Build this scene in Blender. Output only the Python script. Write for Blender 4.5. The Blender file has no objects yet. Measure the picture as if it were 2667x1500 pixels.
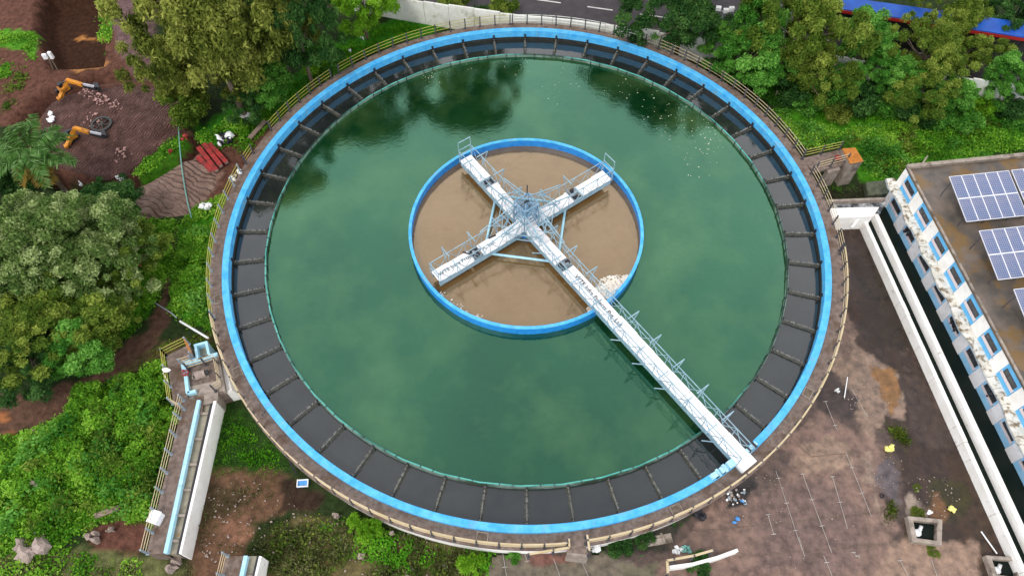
import bpy, math, random
import numpy as np
from mathutils import Vector, Matrix

# ------------------------------------------------------------------ camera, sky, sun
SC = bpy.context.scene
COL = SC.collection
F_PX, CX, CY, CZ = 1886.977, -0.0616, -28.9769, 39.5113
RGT = np.array([0.999611, 0.0278343, -0.00176179])
UPV = np.array([-0.02280899, 0.85222093, 0.52268464])
FWD = np.array([-0.01604999, 0.52244113, -0.85252429])
cam_d = bpy.data.cameras.new('camera')
cam_d.sensor_width = 36.0
cam_d.lens = F_PX / 2667 * 36
cam_d.clip_end = 2000
cam = bpy.data.objects.new('camera', cam_d)
COL.objects.link(cam)
cam.matrix_world = Matrix([[RGT[i], UPV[i], -FWD[i], (CX, CY, CZ)[i]] for i in range(3)] + [[0, 0, 0, 1]])
SC.camera = cam

SUN_EL, SUN_AZ = math.radians(58), math.radians(214)      # azimuth clockwise from +Y
W = bpy.data.worlds.new('World')
SC.world = W
W.use_nodes = True
wn, wl = W.node_tree.nodes, W.node_tree.links
wn.clear()
w_out = wn.new('ShaderNodeOutputWorld')
w_bg = wn.new('ShaderNodeBackground')
w_sky = wn.new('ShaderNodeTexSky')
w_sky.sky_type = 'NISHITA'
w_sky.sun_disc = False
w_sky.sun_elevation = SUN_EL
w_sky.sun_rotation = SUN_AZ
w_tc = wn.new('ShaderNodeTexCoord')
w_no = wn.new('ShaderNodeTexNoise')
w_no.inputs['Scale'].default_value = 2.2
w_no.inputs['Detail'].default_value = 5
w_rp = wn.new('ShaderNodeValToRGB')
w_rp.color_ramp.elements[0].position = 0.3
w_rp.color_ramp.elements[0].color = (0.80, 0.83, 0.92, 1)
w_rp.color_ramp.elements[1].position = 0.7
w_rp.color_ramp.elements[1].color = (1.25, 1.25, 1.28, 1)
w_mul = wn.new('ShaderNodeVectorMath')
w_mul.operation = 'SCALE'
w_mul.inputs['Scale'].default_value = 11.0
w_mix = wn.new('ShaderNodeMixRGB')
w_mix.inputs['Fac'].default_value = 0.85
wl.new(w_tc.outputs['Generated'], w_no.inputs['Vector'])
wl.new(w_no.outputs['Fac'], w_rp.inputs['Fac'])
# broken cloud: brighter towards the sides than straight overhead
w_sep = wn.new('ShaderNodeSeparateXYZ')
w_gr = wn.new('ShaderNodeMapRange')
w_gr.inputs['From Min'].default_value = 0.45
w_gr.inputs['From Max'].default_value = 0.98
w_gr.inputs['To Min'].default_value = 20.0
w_gr.inputs['To Max'].default_value = 8.0
wl.new(w_tc.outputs['Generated'], w_sep.inputs['Vector'])
wl.new(w_sep.outputs['Z'], w_gr.inputs['Value'])
wl.new(w_gr.outputs['Result'], w_mul.inputs['Scale'])
wl.new(w_rp.outputs['Color'], w_mul.inputs[0])
wl.new(w_sky.outputs['Color'], w_mix.inputs['Color1'])
wl.new(w_mul.outputs['Vector'], w_mix.inputs['Color2'])
wl.new(w_mix.outputs['Color'], w_bg.inputs['Color'])
w_bg.inputs['Strength'].default_value = 0.1
wl.new(w_bg.outputs['Background'], w_out.inputs['Surface'])
sun_d = bpy.data.lights.new('sun', 'SUN')
sun_d.energy = 1.7
sun_d.angle = math.radians(16)
sun_d.color = (1.0, 0.95, 0.88)
sun = bpy.data.objects.new('sun', sun_d)
COL.objects.link(sun)
sun.rotation_euler = (math.pi / 2 - SUN_EL, 0, -SUN_AZ + math.pi)
sv = Vector((math.sin(SUN_AZ) * math.cos(SUN_EL), math.cos(SUN_AZ) * math.cos(SUN_EL), math.sin(SUN_EL)))
sun.rotation_euler = sv.to_track_quat('Z', 'Y').to_euler()
SC.view_settings.view_transform = 'Standard'
SC.view_settings.look = 'None'
SC.view_settings.gamma = 1
SC.view_settings.exposure = 0.03

G = -2.0            # ground level; the tank's walkway is z = 0
R_ = random.Random(7)
NR = np.random.default_rng(11)

# ------------------------------------------------------------------ helpers
def U(x, y, z):
    """photo position (2576-wide grid) -> world point on the level z"""
    k = 2667 / 2576
    v = FWD + RGT * (x * k - 1333.5) / F_PX - UPV * (y * k - 750) / F_PX
    c = np.array((CX, CY, CZ))
    return Vector(c + v * (z - CZ) / v[2])

def proj(P):
    V = P - np.array((CX, CY, CZ))
    z = V @ FWD
    k = 2576 / 2667
    return np.stack([(1333.5 + F_PX * (V @ RGT) / z) * k, (750 - F_PX * (V @ UPV) / z) * k], -1)

def tag(o, label=None, cat=None, group=None, kind=None):
    for k, v in (('label', label), ('category', cat), ('group', group), ('kind', kind)):
        if v: o[k] = v
    return o

def empty(name, loc, label=None, cat=None, group=None):
    o = bpy.data.objects.new(name, None)
    COL.objects.link(o)
    o.location = loc
    o.empty_display_size = 0.2
    return tag(o, label, cat, group)

def root_loc(p):
    v = Vector((0, 0, 0))
    while p is not None:
        v += Vector(p.location)
        p = p.parent
    return v

class MB:
    """collects solid shapes in world coordinates, linked as one mesh object"""
    def __init__(s):
        s.v, s.f, s.m = [], [], []
    def add(s, vs, fs, mi=0):
        n = len(s.v)
        s.v += [tuple(p) for p in vs]
        s.f += [tuple(n + i for i in f) for f in fs]
        s.m += [mi] * len(fs)
    def box(s, c, size, rz=0.0, mi=0):
        hx, hy, hz = size[0] / 2, size[1] / 2, size[2] / 2
        cs, sn = math.cos(rz), math.sin(rz)
        vs = []
        for z in (-hz, hz):
            for x, y in ((-hx, -hy), (hx, -hy), (hx, hy), (-hx, hy)):
                vs.append((c[0] + x * cs - y * sn, c[1] + x * sn + y * cs, c[2] + z))
        s.add(vs, [(3, 2, 1, 0), (4, 5, 6, 7), (0, 1, 5, 4), (1, 2, 6, 5), (2, 3, 7, 6), (3, 0, 4, 7)], mi)
    def bar(s, a, b, w, h=None, mi=0):
        a, b = Vector(a), Vector(b)
        h = h or w
        d = (b - a)
        if d.length < 1e-6: return
        d.normalize()
        x = d.cross(Vector((0, 0, 1)))
        if x.length < 1e-4: x = Vector((1, 0, 0))
        x.normalize()
        y = x.cross(d)
        vs = [p + x * (w / 2 * i) + y * (h / 2 * j) for p in (a, b) for i, j in ((-1, -1), (1, -1), (1, 1), (-1, 1))]
        s.add(vs, [(0, 1, 2, 3), (7, 6, 5, 4), (4, 5, 1, 0), (5, 6, 2, 1), (6, 7, 3, 2), (7, 4, 0, 3)], mi)
    def tube(s, pts, r, n=6, mi=0, cap=True):
        pts = [Vector(p) for p in pts]
        rs = r if isinstance(r, (list, tuple)) else [r] * len(pts)
        vs, fs = [], []
        for k, p in enumerate(pts):
            d = (pts[min(k + 1, len(pts) - 1)] - pts[max(k - 1, 0)]).normalized()
            x = d.cross(Vector((0, 0, 1)))
            if x.length < 1e-3: x = Vector((1, 0, 0))
            x.normalize()
            y = x.cross(d)
            for i in range(n):
                t = 2 * math.pi * i / n
                vs.append(p + (x * math.cos(t) + y * math.sin(t)) * rs[k])
        for k in range(len(pts) - 1):
            for i in range(n):
                fs.append((k * n + i, k * n + (i + 1) % n, (k + 1) * n + (i + 1) % n, (k + 1) * n + i))
        if cap:
            fs.append(tuple(range(n - 1, -1, -1)))
            fs.append(tuple((len(pts) - 1) * n + i for i in range(n)))
        s.add(vs, fs, mi)
    def ring(s, profile, a0=0.0, a1=2 * math.pi, n=160, c=(0, 0), mi=0):
        """closed (r, z) profile swept round the vertical axis"""
        full = abs(a1 - a0 - 2 * math.pi) < 1e-6
        m = len(profile)
        k = n if full else n + 1
        vs, fs = [], []
        for i in range(k):
            t = a0 + (a1 - a0) * i / n
            for r, z in profile:
                vs.append((c[0] + r * math.cos(t), c[1] + r * math.sin(t), z))
        for i in range(n):
            j = (i + 1) % k
            for q in range(m):
                q2 = (q + 1) % m
                fs.append((i * m + q, j * m + q, j * m + q2, i * m + q2))
        if not full:
            fs.append(tuple(range(m)))
            fs.append(tuple((k - 1) * m + q for q in range(m - 1, -1, -1)))
        s.add(vs, fs, mi)
    def prism(s, pts, z0, z1, mi=0):
        n = len(pts)
        ar = sum(pts[i][0] * pts[(i + 1) % n][1] - pts[(i + 1) % n][0] * pts[i][1] for i in range(n))
        if ar < 0: pts = list(reversed(pts))
        za = z0 if isinstance(z0, (list, tuple)) else [z0] * n
        vs = [(p[0], p[1], za[i]) for i, p in enumerate(pts)] + [(p[0], p[1], z1) for p in pts]
        fs = [tuple(range(n - 1, -1, -1)), tuple(range(n, 2 * n))]
        fs += [(i, (i + 1) % n, n + (i + 1) % n, n + i) for i in range(n)]
        s.add(vs, fs, mi)
    def blob(s, c, r, seed=0, n=2, squash=1.0, jag=0.25, mi=0):
        rr = random.Random(seed)
        sx, sy, sz = (r, r, r) if not isinstance(r, (tuple, list)) else r
        k, m = 5 + 2 * n, 3 + n
        vs, fs = [(c[0], c[1], c[2] + sz)], []
        for j in range(1, m):
            th = math.pi * j / m
            for i in range(k):
                t = 2 * math.pi * (i + 0.5 * (j % 2)) / k
                q = 1 + rr.uniform(-jag, jag)
                vs.append((c[0] + sx * q * math.sin(th) * math.cos(t), c[1] + sy * q * math.sin(th) * math.sin(t), c[2] + sz * q * math.cos(th)))
        vs.append((c[0], c[1], c[2] - sz))
        for i in range(k): fs.append((0, 1 + i, 1 + (i + 1) % k))
        for j in range(m - 2):
            for i in range(k):
                a, b = 1 + j * k + i, 1 + j * k + (i + 1) % k
                fs.append((a, a + k, b + k, b))
        l = len(vs) - 1
        for i in range(k): fs.append((l, 1 + (m - 2) * k + (i + 1) % k, 1 + (m - 2) * k + i))
        s.add(vs, fs, mi)
    def build(s, name, mats, parent=None, smooth=False, bevel=0):
        o0 = root_loc(parent)
        me = bpy.data.meshes.new(name)
        me.from_pydata([(x - o0.x, y - o0.y, z - o0.z) for x, y, z in s.v], [], s.f)
        for m in (mats if isinstance(mats, (list, tuple)) else [mats]): me.materials.append(m)
        me.polygons.foreach_set('material_index', s.m)
        if smooth: me.polygons.foreach_set('use_smooth', [True] * len(s.f))
        me.update()
        o = bpy.data.objects.new(name, me)
        COL.objects.link(o)
        o.parent = parent
        if bevel:
            b = o.modifiers.new('bevel', 'BEVEL')
            b.width = bevel
            b.segments = 2
            b.limit_method = 'ANGLE'
        return o

def single(name, mb, mats, label, cat, group=None, **kw):
    return tag(mb.build(name, mats, None, **kw), label, cat, group)

def copy_tree(o, parent=None):
    c = o.copy()
    COL.objects.link(c)
    c.parent = parent
    for ch in list(o.children): copy_tree(ch, c)
    return c

# ---- numpy noise and polygon paint
_T = NR.random((64, 64))
def vnoise(x, y):
    xi, yi = np.floor(x).astype(int), np.floor(y).astype(int)
    fx, fy = x - xi, y - yi
    fx, fy = fx * fx * (3 - 2 * fx), fy * fy * (3 - 2 * fy)
    g = lambda a, b: _T[a % 64, b % 64]
    return (g(xi, yi) * (1 - fx) + g(xi + 1, yi) * fx) * (1 - fy) + (g(xi, yi + 1) * (1 - fx) + g(xi + 1, yi + 1) * fx) * fy
def fbm(x, y, o=4):
    s, a, t = 0, 0.5, 0
    for k in range(o):
        s = s + a * vnoise(x * 2 ** k + 17 * k, y * 2 ** k + 5 * k)
        t += a
        a *= 0.5
    return s / t
def sdist(P, poly):
    """signed distance to a polygon, positive inside"""
    A = np.array(poly, float)
    n = len(A)
    d = np.full(len(P), 1e9)
    ins = np.zeros(len(P), bool)
    for i in range(n):
        a, b = A[i], A[(i + 1) % n]
        e, w = b - a, P - a
        t = np.clip((w @ e) / (e @ e), 0, 1)
        d = np.minimum(d, np.hypot(w[:, 0] - t * e[0], w[:, 1] - t * e[1]))
        c = ((a[1] <= P[:, 1]) != (b[1] <= P[:, 1]))
        if abs(e[1]) > 1e-9:
            ins ^= c & (P[:, 0] < a[0] + (P[:, 1] - a[1]) * e[0] / e[1])
    return np.where(ins, d, -d)

# ------------------------------------------------------------------ materials
def lin(r, g, b):
    f = lambda c: (c / 255 / 12.92) if c <= 10 else ((c / 255 + 0.055) / 1.055) ** 2.4
    return (f(r), f(g), f(b), 1)
MATS = {}
def mat(name, c1, c2=None, rough=0.7, scale=1.5, lo=0.35, hi=0.65, detail=6, bump=0.0, bscale=None, spec=0.4, metal=0.0,
        c3=None, scale3=0.3, lo3=0.5, hi3=0.62, stretch=None, attr=None, rvar=None):
    m = bpy.data.materials.new(name)
    m.use_nodes = True
    nt = m.node_tree
    N, L = nt.nodes, nt.links
    p = N['Principled BSDF']
    p.inputs['Roughness'].default_value = rough
    p.inputs['Specular IOR Level'].default_value = spec
    p.inputs['Metallic'].default_value = metal
    geo = N.new('ShaderNodeNewGeometry')
    vec = geo.outputs['Position']
    if stretch:
        mp = N.new('ShaderNodeMapping')
        mp.inputs['Scale'].default_value = stretch
        L.new(vec, mp.inputs['Vector'])
        vec = mp.outputs['Vector']
    def noise(sc, lo_, hi_, det=detail):
        n = N.new('ShaderNodeTexNoise')
        n.inputs['Scale'].default_value = sc
        n.inputs['Detail'].default_value = det
        n.inputs['Roughness'].default_value = 0.62
        L.new(vec, n.inputs['Vector'])
        r = N.new('ShaderNodeMapRange')
        r.inputs['From Min'].default_value = lo_
        r.inputs['From Max'].default_value = hi_
        L.new(n.outputs['Fac'], r.inputs['Value'])
        return n, r.outputs['Result']
    n1, f1 = noise(scale, lo, hi)
    mx = N.new('ShaderNodeMixRGB')
    L.new(f1, mx.inputs['Fac'])
    if attr:
        at = N.new('ShaderNodeAttribute')
        at.attribute_name = attr
        for i, k in ((1, c1), (2, c2)):
            mu = N.new('ShaderNodeMixRGB')
            mu.blend_type = 'MULTIPLY'
            mu.inputs['Fac'].default_value = 1
            L.new(at.outputs['Color'], mu.inputs['Color1'])
            mu.inputs['Color2'].default_value = k
            L.new(mu.outputs['Color'], mx.inputs['Color%d' % i])
    else:
        mx.inputs['Color1'].default_value = c1
        mx.inputs['Color2'].default_value = c2 or c1
    out = mx.outputs['Color']
    if c3:
        _, f3 = noise(scale3, lo3, hi3)
        m3 = N.new('ShaderNodeMixRGB')
        L.new(f3, m3.inputs['Fac'])
        L.new(out, m3.inputs['Color1'])
        m3.inputs['Color2'].default_value = c3
        out = m3.outputs['Color']
    L.new(out, p.inputs['Base Color'])
    if rvar:
        _, fr = noise(rvar[0], 0.42, 0.6)
        rr = N.new('ShaderNodeMapRange')
        rr.inputs['To Min'].default_value = rvar[1]
        rr.inputs['To Max'].default_value = rvar[2]
        L.new(fr, rr.inputs['Value'])
        L.new(rr.outputs['Result'], p.inputs['Roughness'])
    if bump:
        nb, _ = noise(bscale or scale * 4, 0, 1)
        b = N.new('ShaderNodeBump')
        b.inputs['Strength'].default_value = bump
        b.inputs['Distance'].default_value = 0.1
        L.new(nb.outputs['Fac'], b.inputs['Height'])
        L.new(b.outputs['Normal'], p.inputs['Normal'])
    MATS[name] = m
    return m

M_blue = mat('rim_blue_paint', lin(54, 156, 218), lin(92, 182, 228), 0.55, 2.2, c3=lin(112, 156, 176), scale3=1.3, lo3=0.56, hi3=0.74, bump=0.1, bscale=20)
M_drumblue = mat('drum_blue_paint', lin(20, 120, 205), lin(45, 145, 220), 0.45, 3)
M_lblue = mat('pale_blue_paint', lin(150, 200, 218), lin(175, 214, 226), 0.55, 4, c3=lin(120, 160, 170), scale3=2.5, lo3=0.6, hi3=0.75)
M_steel = mat('pale_blue_steel', lin(118, 148, 164), lin(150, 178, 190), 0.5, 3)
M_steel_d = mat('blue_grey_steel', lin(98, 132, 156), lin(130, 162, 184), 0.5, 5)
M_white = mat('white_deck_plate', lin(226, 222, 220), lin(240, 238, 238), 0.6, 2.5, c3=lin(196, 186, 180), scale3=1.1, lo3=0.6, hi3=0.72)
M_whitewall = mat('white_stained_wall', lin(226, 222, 214), lin(240, 238, 234), 0.8, 1.2, c3=lin(130, 118, 100), scale3=1.9, lo3=0.64, hi3=0.76, bump=0.15, bscale=12)
M_conc_br = mat('brown_walkway_concrete', lin(96, 82, 74), lin(130, 114, 104), 0.85, 3.5, c3=lin(92, 72, 58), scale3=0.9, lo3=0.5, hi3=0.65, bump=0.3, bscale=14)
M_conc = mat('grey_concrete', lin(128, 116, 106), lin(160, 148, 136), 0.85, 2.5, c3=lin(88, 78, 66), scale3=0.9, lo3=0.52, hi3=0.66, bump=0.3, bscale=10)
M_bed = mat('olive_beam_foot', lin(56, 57, 50), lin(88, 86, 72), 0.7, 6, lo=.4, hi=.62)
M_wet = mat('dark_wet_concrete', lin(34, 36, 34), lin(58, 58, 54), 0.5, 2.5)
M_beam = mat('rough_launder_beam', lin(92, 92, 88), lin(146, 144, 136), 0.8, 9, lo=0.45, hi=0.6)
M_black = mat('black_fitting', lin(30, 30, 34), lin(50, 50, 54), 0.6, 4)
M_teal = mat('teal_weir_pipe', lin(66, 150, 138), lin(96, 178, 166), 0.45, 1.2, c3=lin(22, 54, 44), scale3=0.09, lo3=0.46, hi3=0.56)
M_weir = mat('algae_weir_plate', lin(92, 118, 104), lin(128, 146, 134), 0.6, 1.6, c3=lin(50, 70, 48), scale3=0.5)
M_post = mat('dark_rail_post', lin(56, 54, 58), lin(84, 82, 86), 0.6, 5)
M_yrail = mat('yellow_rail_paint', lin(158, 152, 62), lin(178, 170, 88), 0.5, 1.5)
M_crail = mat('cream_rail_paint', lin(178, 160, 122), lin(194, 176, 144), 0.5, 0.9)
M_asph = mat('asphalt', lin(52, 46, 50), lin(66, 60, 62), 0.75, 1.2, bump=0.15, bscale=30)
M_joint = mat('faded_joint_paint', lin(150, 144, 138), lin(180, 174, 168), 0.7, 3)
M_mark = mat('road_paint', lin(186, 184, 182), lin(210, 208, 204), 0.6, 3)
M_roof = mat('stained_roof_concrete', lin(74, 68, 62), lin(108, 96, 86), 0.8, 0.7, c3=lin(112, 88, 54), scale3=0.45, lo3=0.5, hi3=0.58, bump=0.2, bscale=10, rvar=(0.4, 0.4, 0.9))
M_sky = mat('sky_blue_wall_paint', lin(140, 196, 232), lin(160, 208, 238), 0.7, 2)
M_skyd = mat('deep_blue_wall_paint', lin(88, 168, 216), lin(108, 182, 226), 0.7, 2)
M_pink = mat('pink_grey_sill', lin(206, 190, 190), lin(222, 208, 206), 0.7, 3)
M_ledge = mat('lichen_stained_ledge', lin(200, 196, 184), lin(224, 220, 212), 0.85, 2.0, c3=lin(126, 110, 84), scale3=2.6, lo3=0.5, hi3=0.62, bump=0.3, bscale=14)
M_glass = mat('dark_window_glass', lin(44, 46, 48), lin(70, 72, 72), 0.15, 2, spec=0.6)
M_alu = mat('aluminium_frame', lin(196, 198, 206), lin(214, 214, 220), 0.4, 3)
M_pipe = mat('weathered_grey_pipe', lin(120, 132, 140), lin(150, 160, 166), 0.6, 4)
M_orange = mat('rusty_orange_sheet', lin(176, 108, 40), lin(200, 130, 56), 0.7, 4, c3=lin(128, 72, 30), scale3=2, lo3=0.55, hi3=0.7)
M_red = mat('red_oxide_steel', lin(138, 38, 38), lin(168, 54, 50), 0.6, 4, c3=lin(92, 40, 36), scale3=2)
M_exy = mat('excavator_yellow', lin(190, 118, 24), lin(212, 142, 38), 0.6, 5, c3=lin(112, 74, 42), scale3=3, lo3=.5, hi3=.66)
M_wood = mat('weathered_board', lin(112, 96, 84), lin(146, 128, 112), 0.8, 3, stretch=(1, 6, 1))
M_rock = mat('pale_rock', lin(132, 116, 108), lin(168, 152, 142), 0.85, 4, bump=0.4, bscale=12)
M_bag = mat('white_plastic', lin(220, 222, 222), lin(240, 240, 240), 0.4, 6)
M_ybag = mat('yellow_plastic', lin(228, 220, 110), lin(240, 234, 150), 0.4, 6)
M_bluep = mat('blue_plastic', lin(60, 130, 200), lin(90, 160, 220), 0.4, 6)
M_tealp = mat('teal_tarpaulin', lin(96, 150, 140), lin(120, 170, 160), 0.6, 6)
M_blackbag = mat('black_plastic', lin(24, 24, 30), lin(40, 40, 48), 0.35, 6)
M_bark = mat('grey_brown_bark', lin(86, 72, 58), lin(120, 106, 92), 0.9, 6)
M_blueroof = mat('blue_roof_sheet', lin(16, 66, 150), lin(24, 82, 170), 0.45, 1)
M_redfas = mat('red_fascia', lin(140, 26, 22), lin(160, 36, 28), 0.6, 3)
M_ink = mat('black_lettering', lin(52, 52, 56), lin(64, 64, 68), 0.7, 3)
M_foam = mat('cream_foam', lin(214, 200, 180), lin(244, 238, 226), 0.8, 5)
M_flake = mat('floating_flakes', lin(176, 184, 150), lin(222, 224, 206), 0.7, 9)
M_chan = mat('shallow_channel_bed', lin(132, 126, 108), lin(162, 152, 132), 0.35, 2.2, c3=lin(150, 110, 70), scale3=1.4, lo3=0.6, hi3=0.7)
M_bwallw = mat('whitewashed_panel', lin(206, 206, 196), lin(228, 228, 220), 0.8, 1.4, c3=lin(150, 152, 128), scale3=0.8, lo3=0.58, hi3=0.72)

def water(name, c1, c2, scale, c3=None, scale3=0.1, bump=0.03, bscale=2.0, rough=0.03, ior=1.5, spec=0.55, lo=0.35, hi=0.65, lo3=0.45, hi3=0.62, detail=3):
    m = mat(name, c1, c2, rough, scale, lo, hi, detail, bump, bscale, spec, c3=c3, scale3=scale3, lo3=lo3, hi3=hi3)
    m.node_tree.nodes['Principled BSDF'].inputs['IOR'].default_value = ior
    return m
M_wmain = water('green_tank_water', (0.001, 0.014, 0.004, 1), (0.005, 0.034, 0.012, 1), 0.11, c3=(0.036, 0.074, 0.024, 1), scale3=0.15, lo3=0.44, hi3=0.68, bump=0.07, bscale=3.0, detail=5, ior=2.25)
M_wmain.node_tree.nodes['Principled BSDF'].inputs['Specular Tint'].default_value = (0.38, 0.92, 0.62, 1)   # sky reflection coloured green through the surface tint
M_wlaun = water('dark_launder_water', (0.012, 0.015, 0.015, 1), (0.022, 0.026, 0.025, 1), 0.5, bump=0.05, bscale=3, ior=1.8)
M_wbrown = water('brown_muddy_water', lin(96, 70, 36), lin(112, 85, 50), 0.8, bump=0.13, bscale=2.2, rough=0.05, c3=lin(112, 88, 56), scale3=0.3, lo=.3, hi=.7, lo3=.45, hi3=.7, detail=8)
M_wbrown.node_tree.nodes['Principled BSDF'].inputs['IOR'].default_value = 2.6
M_wbrown.node_tree.nodes['Principled BSDF'].inputs['Specular Tint'].default_value = (1.0, 0.84, 0.62, 1)
M_wtrench = water('dark_trench_water', (0.006, 0.011, 0.009, 1), (0.011, 0.016, 0.013, 1), 0.5, rough=0.4, ior=1.33, spec=0.15)

def leafmat(name, c1, c2, c3, rough=0.6, trans=0.38):
    m = bpy.data.materials.new(name)
    m.use_nodes = True
    N, L = m.node_tree.nodes, m.node_tree.links
    p = N['Principled BSDF']
    p.inputs['Roughness'].default_value = rough
    p.inputs['Specular IOR Level'].default_value = 0.08
    at = N.new('ShaderNodeAttribute')
    at.attribute_name = 'tint'
    r = N.new('ShaderNodeValToRGB')
    e = r.color_ramp.elements
    e[0].color, e[1].color = (*c1, 1), (*c3, 1)
    e[0].position, e[1].position = 0.05, 0.95
    k = e.new(0.5)
    k.color = (*c2, 1)
    L.new(at.outputs['Fac'], r.inputs['Fac'])
    L.new(r.outputs['Color'], p.inputs['Base Color'])
    t = N.new('ShaderNodeBsdfTranslucent')
    L.new(r.outputs['Color'], t.inputs['Color'])
    mx = N.new('ShaderNodeMixShader')
    mx.inputs['Fac'].default_value = trans
    L.new(p.outputs['BSDF'], mx.inputs[1])
    L.new(t.outputs['BSDF'], mx.inputs[2])
    L.new(mx.outputs['Shader'], N['Material Output'].inputs['Surface'])
    return m
L_feather = leafmat('yellow_green_leaves', (0.055, 0.085, 0.012), (0.175, 0.21, 0.032), (0.42, 0.44, 0.10))
L_dark = leafmat('dark_green_leaves', (0.014, 0.058, 0.012), (0.045, 0.125, 0.026), (0.11, 0.23, 0.055))
L_grey = leafmat('grey_green_leaves', (0.045, 0.105, 0.018), (0.18, 0.27, 0.07), (0.46, 0.54, 0.24))
L_green = leafmat('mid_green_leaves', (0.030, 0.135, 0.014), (0.105, 0.30, 0.036), (0.25, 0.52, 0.10))
L_olive = leafmat('olive_leaves', (0.045, 0.10, 0.010), (0.140, 0.215, 0.026), (0.33, 0.40, 0.07))
L_lime = leafmat('lime_leaves', (0.09, 0.24, 0.012), (0.18, 0.40, 0.02), (0.32, 0.55, 0.05))
L_cover = leafmat('bright_cover_leaves', (0.055, 0.19, 0.012), (0.18, 0.41, 0.026), (0.38, 0.62, 0.085))
L_grass = leafmat('grass_blades', (0.06, 0.24, 0.010), (0.12, 0.38, 0.018), (0.24, 0.52, 0.04))
L_dull = leafmat('dull_dry_grass', (0.08, 0.10, 0.03), (0.20, 0.22, 0.08), (0.40, 0.37, 0.18))
L_palm = leafmat('palm_frond_green', (0.025, 0.09, 0.014), (0.08, 0.19, 0.035), (0.24, 0.38, 0.15))
L_palmdead = leafmat('dead_frond_yellow', (0.14, 0.09, 0.03), (0.30, 0.20, 0.04), (0.42, 0.30, 0.06))

# ------------------------------------------------------------------ leaf meshes
def norm(a):
    return a / np.maximum(np.linalg.norm(a, axis=1, keepdims=True), 1e-9)

def leafmesh(name, C, Nn, S, T, aspect=1.6, roll=None):
    """one four-cornered leaf per row: centre C, normal Nn, size S, tint T"""
    n = len(C)
    rnd = norm(NR.normal(size=(n, 3))) if roll is None else roll
    X = norm(np.cross(Nn, rnd))
    Y = np.cross(Nn, X)
    S = S[:, None]
    a, b = S * 0.5 * aspect, S * 0.5
    V = np.empty((n, 4, 3), np.float32)
    V[:, 0] = C - X * a
    V[:, 1] = C - Y * b + Nn * S * 0.12
    V[:, 2] = C + X * a
    V[:, 3] = C + Y * b + Nn * S * 0.12
    me = bpy.data.meshes.new(name)
    me.vertices.add(4 * n)
    me.vertices.foreach_set('co', V.ravel())
    me.loops.add(4 * n)
    me.loops.foreach_set('vertex_index', np.arange(4 * n, dtype=np.int32))
    me.polygons.add(n)
    me.polygons.foreach_set('loop_start', np.arange(0, 4 * n, 4, dtype=np.int32))
    at = me.attributes.new('tint', 'FLOAT', 'FACE')
    at.data.foreach_set('value', np.clip(T, 0, 1).astype(np.float32))
    me.update(calc_edges=True)
    return me

def crown_leaves(seed, n_clump, r_clump, per, leaf, rz=0.85, zc=1.3, flat=0.0, droop=0.0, lobes=5):
    g = np.random.default_rng(seed)
    lob = norm(g.normal(size=(lobes, 3)) * np.array((1, 1, 0.45)))
    lob_a = g.uniform(0.15, 0.6, lobes)
    D = norm(g.normal(size=(n_clump, 3)) + np.array((0, 0, 0.35)))
    rad = g.uniform(0.42, 1.0, n_clump) ** 0.5
    bulge = 0.62 + np.sum(lob_a * np.clip(D @ lob.T, 0, 1) ** 3, axis=1) + g.uniform(-0.12, 0.12, n_clump)
    C = D * (rad * bulge)[:, None] * np.array((1, 1, rz))
    r = r_clump * g.uniform(0.6, 1.35, n_clump)
    ct = g.uniform(-0.34, 0.34, n_clump)
    cnt = (per * (r / r_clump) ** 2).astype(int) + 4
    idx = np.repeat(np.arange(n_clump), cnt)
    n = len(idx)
    d = norm(g.normal(size=(n, 3)) + np.array((0, 0, 0.45)))
    rr = g.uniform(0.25, 1.0, n) ** 0.5 * g.uniform(0.8, 1.15, n)
    P = C[idx] + d * (r[idx] * rr)[:, None] * np.array((1, 1, 0.75))
    P[:, 2] -= droop * rr * r[idx] * g.uniform(0, 1.6, n)
    Nn = norm(d * 0.7 + g.normal(size=(n, 3)) * 0.55 + np.array((0, 0, 0.35)))
    T = 0.45 + ct[idx] + g.normal(size=n) * 0.17
    S = leaf * np.clip(g.lognormal(-.08, .42, n), .35, 2.2)
    P[:, 2] += zc
    return P, Nn, S, T, C + np.array((0, 0, zc))

def trunk_mb(seed, C, zc, r0, n_limb=9):
    rr = random.Random(seed)
    mb = MB()
    top = Vector((rr.uniform(-.1, .1), rr.uniform(-.1, .1), zc * 0.75))
    mb.tube([(0, 0, -0.05), (top.x * .3, top.y * .2, zc * .3), top], [r0 * 1.3, r0, r0 * .7], 8)
    for k in range(n_limb):
        c = Vector(C[rr.randrange(len(C))])
        mid = top.lerp(c, 0.5) + Vector((rr.uniform(-.08, .08), rr.uniform(-.08, .08), -0.04))
        mb.tube([top, mid, top.lerp(c, 0.95)], [r0 * .55, r0 * .32, r0 * .1], 5)
    return mb

PROTO = {}
def make_proto(key, seed, leafm, r0=0.05, aspect=1.6, **kw):
    P, Nn, S, T, C = crown_leaves(seed, **kw)
    me = leafmesh('crown', P, Nn, S, T, aspect)
    me.materials.append(leafm)
    tm = trunk_mb(seed, C, kw.get('zc', 1.3), r0)
    me2 = bpy.data.meshes.new('trunk')
    me2.from_pydata(tm.v, [], tm.f)
    me2.materials.append(M_bark)
    PROTO[key] = (me, me2)

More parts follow.
